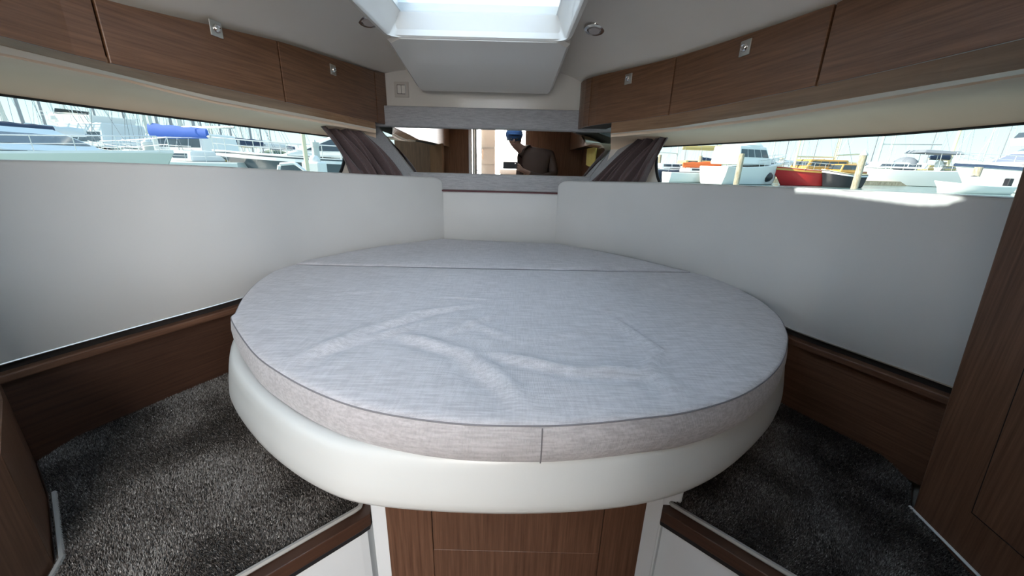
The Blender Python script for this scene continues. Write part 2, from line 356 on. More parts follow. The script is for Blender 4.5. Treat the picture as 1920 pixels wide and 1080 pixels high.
# ceiling downlights
for i, (px, py) in enumerate([(691, 37), (1115, 52)]):
    p = atz(px, py, .47); sgn = -1 if i == 0 else 1
    for _ in range(12): p = atz(px, py, ceil_z(p[0], p[1]))
    d = thing('ceiling_light', 'round chrome-ringed downlight in the ceiling %s of the hatch' % ('left', 'right')[i], 'ceiling light', p, 'downlights either side of the hatch')
    gx = .4*(ceil_z(p[0]+.03, p[1])-ceil_z(p[0]-.03, p[1]))/.06; ax = Vector((gx, -.22, -1)); c = Vector(p)-ax.normalized()*.001
    M().lathe(c, [(.0, 0), (.042, 0), (.042, .004), (.038, .010), (.027, .012), (.026, .006), (.0, .006)], 28, ax).build('ring', chrome, d, smooth=True)
    M().lathe(c, [(0, .0085), (.0235, .0085), (.021, .014), (0, .0155)], 24, ax).build('lens', lensm, d, smooth=True)

# ================================================================== OVERHEAD LOCKERS
def locker(cur, zt, y0, y1, label, side, name='overhead_locker', lock=None, cat='locker', grp=None):
    n = max(3, int((y1-y0)/.06)); Y = [y0+(y1-y0)*k/n for k in range(n+1)]; zb = .18
    mid = cur.pt((y0+y1)/2); t = thing(name, label, cat, (mid[0], mid[1], zb), grp)
    m = M(); rows = []
    for y in Y:
        a = cur.pt(y, .016); b = cur.pt(y, .15); z = zt(y)-.002; rows.append([(a[0], a[1], zb+.004), (b[0], b[1], zb+.004), (b[0], b[1], z), (a[0], a[1], z)])
    m.solid(rows); m.build('body', groove, t)
    m = M(); rows = []; g = .0032
    Y2 = [y0+g]+Y[1:-1]+[y1-g]
    for y in Y2:
        a = cur.pt(y, 0); b = cur.pt(y, .0155); z = zt(y)-.001; rows.append([(a[0], a[1], zb), (b[0], b[1], zb), (b[0], b[1], z), (a[0], a[1], z)])
    m.solid(rows); m.build('door' if lock else 'front_panel', wood_long, t, bevel=.0012, seg=1)
    if lock:
        y, z = lock; w = .019; a, b = cur.pt(y-w), cur.pt(y+w); i = cur.pt(y-w, -.004), cur.pt(y+w, -.004)
        m = M(); m.solid([[(a[0], a[1], z-w), (i[0][0], i[0][1], z-w), (i[0][0], i[0][1], z+w), (a[0], a[1], z+w)], [(b[0], b[1], z-w), (i[1][0], i[1][1], z-w), (i[1][0], i[1][1], z+w), (b[0], b[1], z+w)]])
        lp = m.build('lock_plate', brushed, t, bevel=.001, seg=1)
        c0 = cur.pt(y, -.003); c1 = cur.pt(y, -.012); ax = Vector((c1[0]-c0[0], c1[1]-c0[1], 0))
        M().lathe((c0[0], c0[1], z), [(0, 0), (.011, 0), (.011, .004), (.008, .008), (.006, .006), (0, .006)], 20, ax).build('button', chrome, lp, smooth=True)
    return t
j = [float(atz(*p, .18)[1]) for p in [(205, 118), (536, 191), (709, 230)]]
locker(CL, zL, -.70, j[0], 'walnut overhead locker cut off by the left edge of the picture', 'left')
locker(CL, zL, j[0], j[1], 'large walnut overhead locker with steel push lock, above the left window', 'left', lock=(1.20, .326))
locker(CL, zL, j[1], j[2], 'walnut overhead locker with steel push lock nearest the light switch', 'left', lock=(1.75, .342))
locker(CL, zL, j[2], 2.245, 'narrow walnut end panel beside the light switch', 'left', 'end_panel', cat='panel')
j = [float(atz(*p, .18)[1]) for p in [(1529, 161), (1253, 215), (1103, 236)]]
locker(CR, zR, -.70, j[0], 'large walnut overhead locker cut off by the top right corner of the picture', 'right')
locker(CR, zR, j[0], j[1], 'large walnut overhead locker with steel push lock above the right window', 'right', lock=(1.20, .314))
locker(CR, zR, j[1], j[2], 'smaller walnut overhead locker with steel push lock above the right curtain', 'right', lock=(1.75, .337))
locker(CR, zR, j[2], 2.20, 'narrow walnut end panel right of the moulded white front panel', 'right', 'end_panel', cat='panel')

# light switch
platem = mat('switch_plate', (.60, .55, .49), .4)
t = thing('light_switch', 'cream double rocker light switch on the white front panel beside the left lockers', 'switch', (-.61, 2.25, .355))
M().box((-.648, 2.243, .318), (-.572, 2.25, .392)).build('plate', platem, t, bevel=.002)
M().box((-.632, 2.2405, .333), (-.587, 2.244, .377)).build('rocker_well', groove, t)
for x in (-.630, -.609): M().box((x, 2.2385, .335), (x+.0195, 2.244, .375)).build('rocker', switchm, t, bevel=.001)
M().box((-.590+.0, 2.24, .330), (-.587, 2.244, .380)).build('edge_strip', bindw, t)

# ================================================================== MIRROR AND GREY PADS
mt = thing('mirror', 'wide low mirror framed by grey fabric pads across the front of the cabin', 'mirror', (-.08, 2.26, -.06))
mL, mR, mBL, mBR = -.755, .592, -.567, .425
m = M(); m.add([(mBL-.03, 2.252, -.09), (mBR+.03, 2.252, -.09), (mR+.03, 2.252, .20), (mL-.03, 2.252, .20), (mBL-.03, 2.262, -.09), (mBR+.03, 2.262, -.09), (mR+.03, 2.262, .20), (mL-.03, 2.262, .20)],
  [(0, 1, 2, 3), (7, 6, 5, 4), (0, 4, 5, 1), (1, 5, 6, 2), (2, 6, 7, 3), (3, 7, 4, 0)]); m.build('glass', mirrorm, mt)
m = M(); m.box((-.80, 2.205, .172), (.62, 2.25, .272)); m.build('upper_pad', pad, mt, bevel=.006, seg=3)
m = M(); m.box((-.64, 2.20, -.150), (.50, 2.25, -.062)); m.build('lower_pad', pad, mt, bevel=.006, seg=3)
for s, top_i, bot_i, top_o, bot_o in ((-1, (mL, .175), (mBL, -.066), atY(672, 238, 2.10), atY(748, 327, 2.10)), (1, (mR, .18), (mBR, -.06), atY(1215, 240, 2.06), atY(1110, 345, 2.06))):
    m = M(); rows = []
    for k in range(7):
        f = -.05+1.1*k/6; a = (top_i[0]+(bot_i[0]-top_i[0])*f, 2.245, top_i[1]+(bot_i[1]-top_i[1])*f)
        b = top_o+(bot_o-top_o)*f
        rows.append([a, (b[0], b[1], b[2]), (b[0]+s*.02, b[1]+.02, b[2]), (a[0]+s*.03, 2.252, a[2])])
    m.solid(rows); m.build('side_pad', pad, mt)
    m = M(); m.tube([(top_i[0], 2.243, top_i[1]), (bot_i[0], 2.243, bot_i[1])], .0022, 6); m.build('edge_piping', bind, mt)
M().box((-.44, 2.192, -.158), (.27, 2.205, -.150)).build('bottom_piping', mat('burgundy_piping', (.09, .02, .025), .6), mt)

# ================================================================== BACKREST CUSHIONS
def backrest(cur, y0, y1, ztop, label):
    n = 36; t = thing('backrest_cushion', label, 'cushion', (cur.X((y0+y1)/2), (y0+y1)/2, -.48))
    R = .035; rows = []
    for k in range(n+1):
        y = y1-(y1-y0)*(1-k/n)**2.2
        zt = ztop(y); d = y1-y
        if d < R: zt = zt-R*(1-math.sqrt(max(0, 1-((R-d)/R)**2)))*.8
        zb = -.488; q = []
        for off, z in ((.062, zb), (.006, zb), (0, zb+.006), (0, (zt+zb)/2), (0, zt-.010), (.003, zt-.003), (.010, zt), (.052, zt), (.062, zt-.008)):
            p = cur.pt(y, off); q.append((p[0], p[1], z))
        rows.append(q)
    m = M(); m.solid(rows); m.build('cushion', vinyl, t, smooth=True, angle=60)
    m = M(); m.tube([(*cur.pt(y0+(y1-.001-y0)*k/30, .005), ztop(y0+(y1-y0)*k/30)-.0035) for k in range(30)], .0016, 5); m.build('seam_piping', pipem, t)
    m = M(); m.tube([(*cur.pt(y0+(y1-.001-y0)*k/30, .0), -.484) for k in range(31)], .0025, 5); m.build('lower_strip', brushed, t)
yL, yR = float(atz(833, 446, -.42)[1]), float(atz(1040, 455, -.42)[1])
backrest(HL, .50, yL, lambda y: float(np.interp(y, [.5, .9, 1.06, 1.28, 1.69, 2.2], [-.020, -.021, -.024, -.032, -.054, -.085])), 'long white vinyl backrest cushion along the left side below the window')
backrest(HR, .50, yR, lambda y: float(np.interp(y, [.5, .83, .99, 1.22, 1.72, 2.14], [-.04, -.042, -.045, -.049, -.063, -.083])), 'long white vinyl backrest cushion along the right side below the window')
xl, xr = HL.X(yL), HR.X(yR)
t = thing('backrest_cushion', 'short white vinyl backrest cushion across the bow under the grey pad', 'cushion', (-.08, 2.2, -.44))
rows = []
for k in range(25):
    u = k/24; x = xl-.01+(xr-xl+.02)*u; y = yL+.004+(yR-yL+.02)*u; y += .0
    rows.append([(x, y+.05, -.46), (x, y+.004, -.46), (x, y, -.452), (x, y-.004, -.30), (x, y, -.165), (x, y+.006, -.158), (x, y+.05, -.158)])
M().solid(rows).build('cushion', vinyl, t, smooth=True, angle=60)

# ================================================================== MATTRESSES
def at42(p): return atz(*p, -.42)[:2]
LP = [(548, 497), (520, 505), (490, 522), (470, 539), (452, 561), (440, 585), (434, 610), (440, 620), (470, 655), (520, 695), (600, 737), (700, 769), (850, 791), (1000, 796), (1100, 792), (1200, 782), (1300, 768), (1400, 735), (1460, 688), (1478, 642), (1474, 615), (1460, 590), (1430, 565), (1400, 548), (1345, 521), (1303, 512)]
LP[6] = (433, 598); LP.pop(7)
front_outline = [np.array(p) for p in smooth_curve([at42(p) for p in LP], 7)]
back_pts = [at42((1296, 509.5))]+[HR.pt(y, -.006) for y in np.linspace(1.62, yR-.02, 9)]+[np.array(HL.pt(yL-.02, -.006))]+[HL.pt(y, -.006) for y in np.linspace(yL-.06, 1.72, 8)]+[at42((590, 485)), at42((565, 489)), at42((553, 494.5))]
def dens(P, step=.02):
    out = []
    P = [np.array(p[:2], float) for p in P]
    for a, b in zip(P, P[1:]+P[:1]):
        n = max(1, int(np.linalg.norm(b-a)/step)); out += [a+(b-a)*k/n for k in range(n)]
    return out
def wr(p0, p1, a, w):
    q0, q1 = at42(p0), at42(p1); return (np.array(q0), np.array(q1), a, w)
WR = [wr((520, 695), (680, 625), .0065, .020), (wr((680, 625), (800, 590), .005, .018)), wr((640, 650), (790, 610), .004, .016), wr((750, 632), (880, 668), .006, .016), wr((880, 668), (965, 740), .008, .022), wr((965, 740), (985, 790), .006, .024),
      wr((920, 668), (1080, 700), .006, .014), wr((1080, 700), (1225, 704), .007, .016), wr((1215, 700), (1235, 660), .005, .014), wr((1235, 660), (1150, 602), .006, .014), wr((1225, 704), (1290, 755), .005, .02),
      wr((720, 600), (900, 575), .003, .014), wr((800, 640), (940, 590), .003, .016), wr((560, 560), (720, 548), .0018, .01), wr((820, 560), (940, 566), .0018, .008), wr((520, 600), (640, 590), .0018, .012), wr((1000, 640), (1110, 620), .002, .016), wr((880, 610), (960, 640), .003, .013)]
def height(x, y):
    z = 0.0; p = np.array([x, y])
    for a, b, A, w in WR:
        d = b-a; L2 = d@d; u = min(1, max(0, (p-a)@d/L2)); q = a+d*u; v = p-q; r = math.hypot(*v); side = (d[0]*v[1]-d[1]*v[0])/math.sqrt(L2)
        if r < 4*w:
            fall = math.sin(PI*min(1, max(0, .12+u*.76))); z += 1.9*A*fall*(math.exp(-(r/w)**2)*1.0-.55*math.exp(-((side+w*1.5)/w)**2)*(1 if r < 3.5*w else 0)*math.exp(-max(0, abs(u-.5)-.5)))
    z += .0012*math.sin(9*x+4*math.sin(5*y))+.0008*math.sin(17*y+3*math.sin(7*x)); return z
def mattress(poly, zt, hgt, label, rings, wrinkle=True, sideseam=None):
    poly = dens(poly, .016); c = np.mean(poly, axis=0); n = len(poly); t = thing('mattress', label, 'mattress', (c[0], c[1], zt-hgt))
    rows = []
    def rg(d, z): return [(*(q+(c-q)/np.linalg.norm(c-q)*d), z) for q in poly]
    for d, z in ((.02, -hgt), (.004, -hgt), (-.001, -hgt+.008), (-.004, -hgt*.7), (-.005, -hgt*.45), (-.002, -.016), (.000, -.007), (.0015, -.0035), (.004, -.001), (.010, .0015), (.022, .003)): rows.append(rg(d, zt+z))
    for k in range(1, rings):
        f = k/rings; row = []
        for q in poly:
            p = q+(c-q)/np.linalg.norm(c-q)*.022; p = p+(c-p)*f
            edge = min(1, np.linalg.norm(q-p)/.10); row.append((p[0], p[1], zt+.003+.004*edge+(height(*p)*edge if wrinkle else .0)))
        rows.append(row)
    m = M(); m.grid(rows, True); k = len(m.v); m.v.append((c[0], c[1], zt+.007)); b = n*(len(rows)-1)
    m.f += [(b+i, b+(i+1) % n, k) for i in range(n)]; m.f.append(tuple(range(n))[::-1])
    m.build('cover', melange, t, smooth=True, angle=80)
    m = M(); P = rg(.0015, zt-.0045); P.append(P[0]); m.tube(P, .0020, 5, False); m.build('piping', pipem, t, smooth=True)
    if sideseam is not None:
        q = min(poly, key=lambda p: abs(p[0]-sideseam)+p[1]); m = M(); m.tube([(q[0], q[1]-.003, zt-.006), (q[0], q[1]-.0065, zt-hgt*.3), (q[0], q[1]-.0075, zt-hgt*.55), (q[0], q[1]-.0055, zt-hgt*.8), (q[0], q[1]-.003, zt-hgt+.004)], .0012, 5); m.build('side_seam', pipem, t)
    return t
mattress(front_outline, -.42, .082, 'large round-fronted light grey fabric mattress with wrinkled cover', 56, sideseam=.056)
mattress(back_pts, -.421, .082, 'light grey fabric mattress wedge filling the bow behind the round mattress', 20, wrinkle=True)

# ================================================================== BERTH BASE
bb = thing('berth_base', 'rounded white berth tub on a white pedestal with walnut front', 'bed base', (0, 1.2, -1.35))
tubp = [(-.55, 1.28), (-.72, 1.20), (-.805, 1.11), (-.822, 1.03), (-.775, .93)]+[tuple(atz(*p, -.615)[:2]) for p in [(440, 770), (500, 850), (600, 922), (720, 955), (970, 968), (1200, 950), (1340, 900), (1430, 820)]]+[(.735, .90), (.812, 1.02), (.815, 1.12), (.74, 1.22), (.58, 1.30)]
out = [np.array(p) for p in smooth_curve(tubp, 6)]
cc = np.array([-.03, 1.35]); rows = []
def rgt(d, z): return [(*(q+(cc-q)/np.linalg.norm(cc-q)*d), z) for q in out]
prof = [(.30, -.60), (.05, -.622), (.018, -.621), (.006, -.616), (.001, -.606), (-.001, -.590), (.003, -.56), (.009, -.53), (.013, -.512), (.018, -.503), (.025, -.498), (.036, -.498), (.048, -.500), (.053, -.508), (.32, -.510)]
rows = [rgt(d, z) for d, z in prof]
for d, row in zip(prof, rows):                      # the rim climbs a little towards the hull on both sides
    for i in range(len(row)):
        y = row[i][1]; k = max(0, (y-.75))/.4; row[i] = (row[i][0], row[i][1], row[i][2]+(.012*min(1, k) if d[1] > -.56 else 0))
m = M(); m.grid(rows); m.build('tub', mat('tub_gelcoat', (.66, .67, .65), .32), bb, smooth=True, angle=70)
m = M(); m.prism([(-.70, 1.0), (-.5, .80), (0, .62), (.5, .80), (.70, 1.0), (.60, 1.4), (.25, 2.0), (-.35, 2.05), (-.66, 1.5)], -.60, -.508); m.build('deck_board', gel, bb)
m = M(); m.box((-.298, .648, -1.35), (-.255, .70, -.60)); m.box((.295, .648, -1.35), (.341, .70, -.60)); m.box((-.36, .70, -1.35), (.41, 1.5, -.60)); m.build('pedestal', base_white, bb, bevel=.004)
# walnut front: two stiles, the panel below and the drawer front
for a, b, nm in (((-.262, .640, -1.35), (-.1625, .655, -.60), 'stile'), ((.2125, .640, -1.35), (.300, .655, -.60), 'stile'), ((-.1615, .640, -1.35), (.2115, .655, -.8325), 'lower_panel'), ((-.1605, .6385, -.8305), (.2105, .655, -.62), 'drawer_front')):
    M().box(a, b).build(nm, wood_mid_up, bb, bevel=.0008, seg=1)
M().box((-.26, .652, -1.35), (.298, .66, -.61)).build('backing', groove, bb)

# ================================================================== SIDE PLATFORMS, CARPETS, SIDE PANELS
carpet = noisy(mat('carpet_backing', (.05, .047, .045), .95, 0, .1), (.016, .014, .013), (.085, .080, .075), (1, 1, 1), 90, 4)
pile_mats = []
pm = mat('carpet_fibre', (.08, .075, .07), .9, 0, .15); n_ = pm.node_tree; at_ = n_.nodes.new('ShaderNodeAttribute'); at_.attribute_name = 'shade'
rp = n_.nodes.new('ShaderNodeValToRGB'); rp.color_ramp.elements[0].color = (.010, .008, .007, 1); rp.color_ramp.elements[1].color = (.52, .50, .47, 1); el = rp.color_ramp.elements.new(.5); el.color = (.112, .097, .086, 1)
n_.links.new(at_.outputs['Fac'], rp.inputs[0]); n_.links.new(rp.outputs[0], n_.nodes['Principled BSDF'].inputs['Base Color'])
def inside(poly, X, Y):
    r = np.zeros(len(X), bool); n = len(poly)
    for i in range(n):
        x0, y0 = poly[i]; x1, y1 = poly[(i+1) % n]
        c = ((y0 > Y) != (y1 > Y)); xi = (x1-x0)*(Y-y0)/((y1-y0) if y1 != y0 else 1e-9)+x0; r ^= c & (X < xi)
    return r
def pile(poly, z, n, parent, rng, gain):
    P = np.array(poly); lo_, hi_ = P.min(0), P.max(0); X = rng.uniform(lo_[0], hi_[0], n); Y = rng.uniform(lo_[1], hi_[1], n); k = inside(poly, X, Y); X, Y = X[k], Y[k]; n = len(X)
    def fld(s, ph): return (np.sin(X*s+ph+2.2*np.sin(Y*s*.8+ph*2))+np.sin(Y*s*1.13+ph*3+1.9*np.sin(X*s*.9+1.3*ph))+np.sin((X+Y)*s*.7+ph+2.5*np.sin((X-Y)*s*.6)))/3
    A = fld(7, 1.0)*.55+fld(17, 2.3)*.45; B = fld(31, .4)
    lean = np.arctan2(A, B)*.8+rng.normal(0, .9, n); tip = .0012+.0022*rng.random(n); hh = .0045+.003*rng.random(n)+.0015*A; ang = rng.uniform(0, PI, n); w = .0008+.0007*rng.random(n)
    cx, sx2 = np.cos(ang)*w, np.sin(ang)*w
    V = np.zeros((n, 3, 3)); V[:, 0] = np.stack([X-cx, Y-sx2, np.full(n, z)], 1); V[:, 1] = np.stack([X+cx, Y+sx2, np.full(n, z)], 1); V[:, 2] = np.stack([X+np.cos(lean)*tip, Y+np.sin(lean)*tip, z+hh], 1)
    o0 = parent['_w']; V = V.reshape(-1, 3)-np.array(o0)
    me = bpy.data.meshes.new('pile'); me.vertices.add(3*n); me.vertices.foreach_set('co', V.ravel()); me.loops.add(3*n); me.loops.foreach_set('vertex_index', np.arange(3*n)); me.polygons.add(n)
    me.polygons.foreach_set('loop_start', np.arange(n)*3); me.polygons.foreach_set('loop_total', np.full(n, 3)); me.update(calc_edges=True)
    sh = np.clip(.40+gain+.30*A+.08*B+rng.normal(0, .20, n), 0, 1); a = me.attributes.new('shade', 'FLOAT', 'POINT'); a.data.foreach_set('value', np.repeat(sh, 3).astype(np.float32))
    ob = bpy.data.objects.new('pile', me); C.objects.link(ob); ob.parent = parent; me.materials.append(pm); ob['kind'] = 'stuff'; ob['_w'] = o0; return ob
rng = np.random.default_rng(3)
ZC = -.75
pxl = lambda x, y: tuple(atz(x, y, ZC)[:2])
LE = [pxl(66, 870), pxl(88, 935), pxl(100, 1060), (-.800, .42), (-.762, .20)]
outerL = LE+[(-.447-.25, .516-.238), pxl(500, 1080), (-.318, .638), (-.303, .655), (-.305, .69), (-.33, .90), (-.6, 1.45), (-.86, 1.55)]+[HL.pt(y, .02) for y in (1.45, 1.3, 1.15, 1.0, .88)]
RE = [(.512+.25, .541-.232), pxl(1440, 1080), (.375, .668), (.357, .684), (.36, .72)]
outerR = [(.86, .22), pxl(1820, 1080), pxl(1710, 960), pxl(1712, 912)]+[HR.pt(y, .02) for y in (.88, 1.0, 1.15, 1.3, 1.45)]+[(.70, 1.5), (.42, 1.0)]+RE[::-1]
def inset(poly, d, only=None):
    P = [np.array(p, float) for p in poly]; n = len(P); out = []; A = sum(P[i][0]*P[(i+1) % n][1]-P[(i+1) % n][0]*P[i][1] for i in range(n))
    for i in range(n):
        a, b, c = P[i-1], P[i], P[(i+1) % n]; e1, e2 = (b-a)/np.linalg.norm(b-a), (c-b)/np.linalg.norm(c-b)
        n1, n2 = np.array([-e1[1], e1[0]]), np.array([-e2[1], e2[0]]); nn = n1+n2; nn /= max(1e-6, np.linalg.norm(nn)); out.append(tuple(b+nn*d*(1 if A > 0 else -1)/max(.5, nn@n1)))
    return out
for side, poly, edge, gain in (('left', outerL, slice(4, 9), .08), ('right', outerR, None, -.03)):
    t = thing('side_platform', 'raised side step with dark timber nosing on the %s of the berth' % side, 'step', (np.mean([p[0] for p in poly]), np.mean([p[1] for p in poly]), -1.35))
    M().prism(poly, ZC-.032, ZC).build('nosing', wood_dark_long, t, bevel=.002)
    low = inset(poly, .012); M().prism(low, -1.35, ZC-.045).build('riser', base_white, t)
    M().prism(inset(poly, .004), ZC-.046, ZC-.031).build('lower_edge', black, t)
    nose = range(5, 10) if side == 'left' else range(len(poly)-5, len(poly))
    ins = inset(poly, .026); cpoly = [ins[i] if i in nose else inset(poly, .004)[i] for i in range(len(poly))]
    c = thing('carpet', 'dark grey shaggy fitted carpet on the step %s of the berth' % side, 'carpet', (np.mean([p[0] for p in poly]), np.mean([p[1] for p in poly]), ZC))
    M().prism(cpoly, ZC, ZC+.006).build('backing', carpet, c)
    run = list(range(1, 11)) if side == 'left' else list(range(len(poly)-5, len(poly)))
    bl = [(*(np.array(ins[i] if i in nose else inset(poly, .012)[i])), ZC+.007) for i in run]
    M().tube(bl, .0055, 6).build('binding', bind, c, smooth=True)
    pile(inset(cpoly, .002), ZC+.005, 430000, c, rng, gain)
# walnut side panels with their ledges
for side, cur, sg in (('left', HL, -1), ('right', HR, 1)):
    ysn = np.linspace(.55, 1.62, 30)
    def strip(o0, o1, z0, z1): return M().solid([[(*cur.pt(y, o0), z0), (*cur.pt(y, o1), z0), (*cur.pt(y, o1), z1), (*cur.pt(y, o0), z1)] for y in ysn])
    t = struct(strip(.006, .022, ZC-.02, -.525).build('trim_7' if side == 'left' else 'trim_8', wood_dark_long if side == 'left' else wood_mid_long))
    strip(-.014, .06, -.528, -.506).build('ledge', wood_mid_long, t, bevel=.004)
    strip(.012, .05, -.507, -.486).build('gap', groove, t)
# left bulkhead beside the camera
t = thing('bulkhead_panel', 'walnut bulkhead panel at the bottom left edge of the picture', 'panel', (-.95, .5, -1.35))
lp = [LE[0], LE[1], LE[2], LE[3], (-.76, .20), (-1.08, -.72)]
lp[0] = (lp[0][0]-.05, lp[0][1]+.035)
for a, b in zip(lp, lp[1:]):
    a, b = np.array(a), np.array(b); d = (b-a)/np.linalg.norm(b-a); nrm = np.array([-d[1], d[0]]); nrm = nrm if nrm[0] < 0 else -nrm; q = a+nrm*.02, b+nrm*.02
    M().prism([tuple(a+d*.0005), tuple(b-d*.0005), tuple(q[1]), tuple(q[0])], -1.35, .18 if a[1] < .3 else -.49).build('board', wood_mid_up if b[1] > .3 else wood_matt_up, t)  # forward boards in darker walnut, their shade put into the colour
# wardrobe on the right
t = thing('wardrobe', 'tall walnut wardrobe side with inset door at the right edge of the picture', 'wardrobe', (1.05, .4, -1.35))
A0, B0 = np.array([.948, .700]), np.array([.860, .05])
def face(u, z, off=0):
    lean = (z-ZC)*.078; p = A0+(B0-A0)*u; d = (B0-A0)/np.linalg.norm(B0-A0); n = np.array([d[1], -d[0]]); n = n if n[0] < 0 else -n
    return (p[0]+n[0]*off, p[1]+n[1]*off+lean, z)
m = M(); rows = []
for z in (-1.35, -.4, .17): rows.append([face(0, z), face(1, z), (1.30, .05, z), (1.30, .70+(z-ZC)*.078+.03, z)])
m.solid(rows); m.build('carcass', wood_mid_up, t, bevel=.003)
u0 = .170
m = M(); m.solid([[face(u0, -.640, 0), face(u0, -.640, .0035), face(u0, .10, .0035), face(u0, .10, 0)], [face(.95, -.640, 0), face(.95, -.640, .0035), face(.95, .10, .0035), face(.95, .10, 0)]]); m.build('door', wood_mid_up, t, bevel=.001, seg=1)
m = M(); m.tube([face(u0-.004, .10, .0005), face(u0-.004, -.643, .0005), face(.95, -.643, .0005)], .0012, 4); m.build('door_gap', groove, t)
m = M(); m.tube([(face(u, 0, .003)[0], A0[1]+(B0[1]-A0[1])*u, ZC+.008) for u in (-.01, .2, .4, .8)], .003, 6); m.build('floor_seal', bindw, t)

# ================================================================== CURTAINS
CACHE = {}
def curtain(TLp, TRp, BLp, BRp, dT, dB, n, label, sg, seed):
    r = random.Random(seed); t = thing('curtain', label, 'curtain', tuple(atY(*BLp, dB[0])))
    rows = []; NX, NZ = 120, 28; ph = [r.uniform(-.25, .25) for _ in range(n*2+2)]
    for k in range(NZ+1):
        v = k/NZ; row = []
        for i in range(NX+1):
            u = i/NX; uu = u
            a = [TLp[c]+(TRp[c]-TLp[c])*uu for c in (0, 1)]; b = [BLp[c]+(BRp[c]-BLp[c])*uu for c in (0, 1)]
            Ya = dT[0]+(dT[1]-dT[0])*uu; Yb = dB[0]+(dB[1]-dB[0])*uu
            x, y = a[0]+(b[0]-a[0])*v, a[1]+(b[1]-a[1])*v
            bulge = math.sin(PI*v)
            x += -sg*(4*bulge)
            d_ = ray(x, y); H = HL if sg < 0 else HR; wv = .135-.075*v; yy = np.linspace(1.3, H.y[-1], 240); key = ('cc', sg, k)
            if key not in CACHE: cd = np.array([H.pt(q, wv+max(0, q-1.7)*.10*(1-v)) for q in yy]); CACHE[key] = (cd, np.arctan2(cd[:, 0], cd[:, 1])*sg)
            cd, an = CACHE[key]; aa = math.atan2(d_[0], d_[1])*sg; px_, py_ = np.interp(-aa, -an[:], cd[:, 0]), np.interp(-aa, -an, cd[:, 1]); p = d_*py_/d_[1]
            uu2 = u+.05*math.sin(2*PI*1.3*u+seed)+.04*math.sin(3*v+5*u); w = 1.25*abs(math.sin(PI*n*uu2+.5*math.sin(2.2*v+seed)))**.7-.6+.28*math.sin(2*PI*n*2.3*uu2+seed+2*v)*(.4+v)+.3*math.sin(2*PI*n*.5*u+3*v)
            amp = .042+.014*bulge; d = np.array([sg*.75, .6, 0]); p = p-d*(w*amp)*(1-.35*v)
            row.append(p)
        rows.append(row)
    m = M(); m.grid(rows); o = m.build('cloth', curtm, t, smooth=True, angle=180); s = o.modifiers.new('thick', 'SOLIDIFY'); s.thickness = .0012
    m = M(); p0, p1 = atY(TLp[0], TLp[1]-1, dT[0]), atY(TRp[0], TRp[1]-1, dT[1]); m.tube([p0, p1], .004, 6); m.build('track', creamrail, t)
    for f in (.08, .9):
        q = p0+(p1-p0)*f; M().sphere(q+np.array([0, -.02, -.003]), .0045, 8).build('hook', switchm, t, smooth=True)
curtain((590, 227), (677, 245), (662, 352), (772, 352), (1.80, 2.07), (1.83, 2.05), 4, 'plum brown pleated curtain gathered at the forward end of the left window', -1, 2)
curtain((1266, 241), (1218, 246), (1192, 372), (1080, 372), (1.72, 2.03), (1.70, 2.04), 4, 'plum brown pleated curtain gathered at the forward end of the right window', 1, 5)
#MORE
# ================================================================== AFT BULKHEAD, DOORWAY AND WHAT THE MIRROR SHOWS
m = M(); m.box((-1.55, -.76, -1.35), (-.56, -.72, .60)); m.box((.12, -.76, -1.35), (1.45, -.72, .60)); m.box((-.56, -.76, .50), (.12, -.72, .60))
wb = struct(m.build('wall_back', wood_up))
m = M(); m.box((-1.60, -2.6, -1.40), (1.5, -.76, -1.35)); struct(m.build('floor.001', wood_long))
m = M(); m.box((-1.60, -1.4, .60), (1.5, -.76, .64)); struct(m.build('ceiling.001', liner))
m = M(); m.box((-1.6, -2.6, -1.35), (-1.55, -.72, .0)); m.box((1.45, -2.6, -1.35), (1.5, -.72, .0)); struct(m.build('wall_saloon', liner))
m = M(); m.box((.87, -.72, -1.35), (.90, .05, .30)); struct(m.build('wall_right_aft', wood_up))
t = thing('door_1', 'open cabin door', 'door', (-.56, -.72, -1.35)); t['kind'] = 'structure'; del t['label']; del t['category']
M().box((-.60, -.735, -1.35), (-.565, -.705, .50)).build('frame', gel, t, bevel=.003); M().box((-.555, -1.30, -1.32), (-.525, -.73, .48)).build('leaf', gel, t, bevel=.003)
M().tube([(-.52, -.80, -.10), (-.49, -.80, -.10), (-.49, -.90, -.10)], .008, 8).build('handle', chrome, t); M().box((-.52, -.75, -1.35), (-.50, -.722, .50)).build('rubber_edge', black, t)
t = thing('refrigerator', 'tall white two-door refrigerator reflected in the mirror beside the doorway', 'refrigerator', (-.38, -1.5, -1.35))
M().box((-.50, -1.75, -1.35), (-.29, -1.35, .55)).build('body', gel, t, bevel=.01); M().box((-.495, -1.35, -.02), (-.295, -1.335, .54)).build('door', gel, t, bevel=.004); M().box((-.495, -1.35, -1.3), (-.295, -1.335, -.035)).build('door', gel, t, bevel=.004)
M().tube([(-.47, -1.33, .18), (-.47, -1.31, .18), (-.47, -1.31, .05)], .009, 6).build('handle', chrome, t); M().box((-.48, -1.336, .19), (-.31, -1.325, .21)).build('trim_strip', brushed, t)
t = thing('bench_seat', 'white upholstered cockpit seat reflected in the mirror through the doorway', 'seat', (.1, -1.95, -1.35))
M().box((-.25, -2.15, -1.35), (.75, -1.70, -.18)).build('base', gel, t, bevel=.02); M().box((-.25, -2.15, -.17), (.75, -1.68, -.08)).build('cushion', vinyl, t, bevel=.03, seg=3); M().box((-.25, -2.18, -.08), (.75, -2.06, .16)).build('backrest', vinyl, t, bevel=.03, seg=3)
t = thing('sun_patch', 'sun patch made as a yellow cloth on a short rail, reflected in the mirror', 'sun_patch', (.85, -.05, 0))  # yellow cloth stands in for a patch of sun on the aft wall
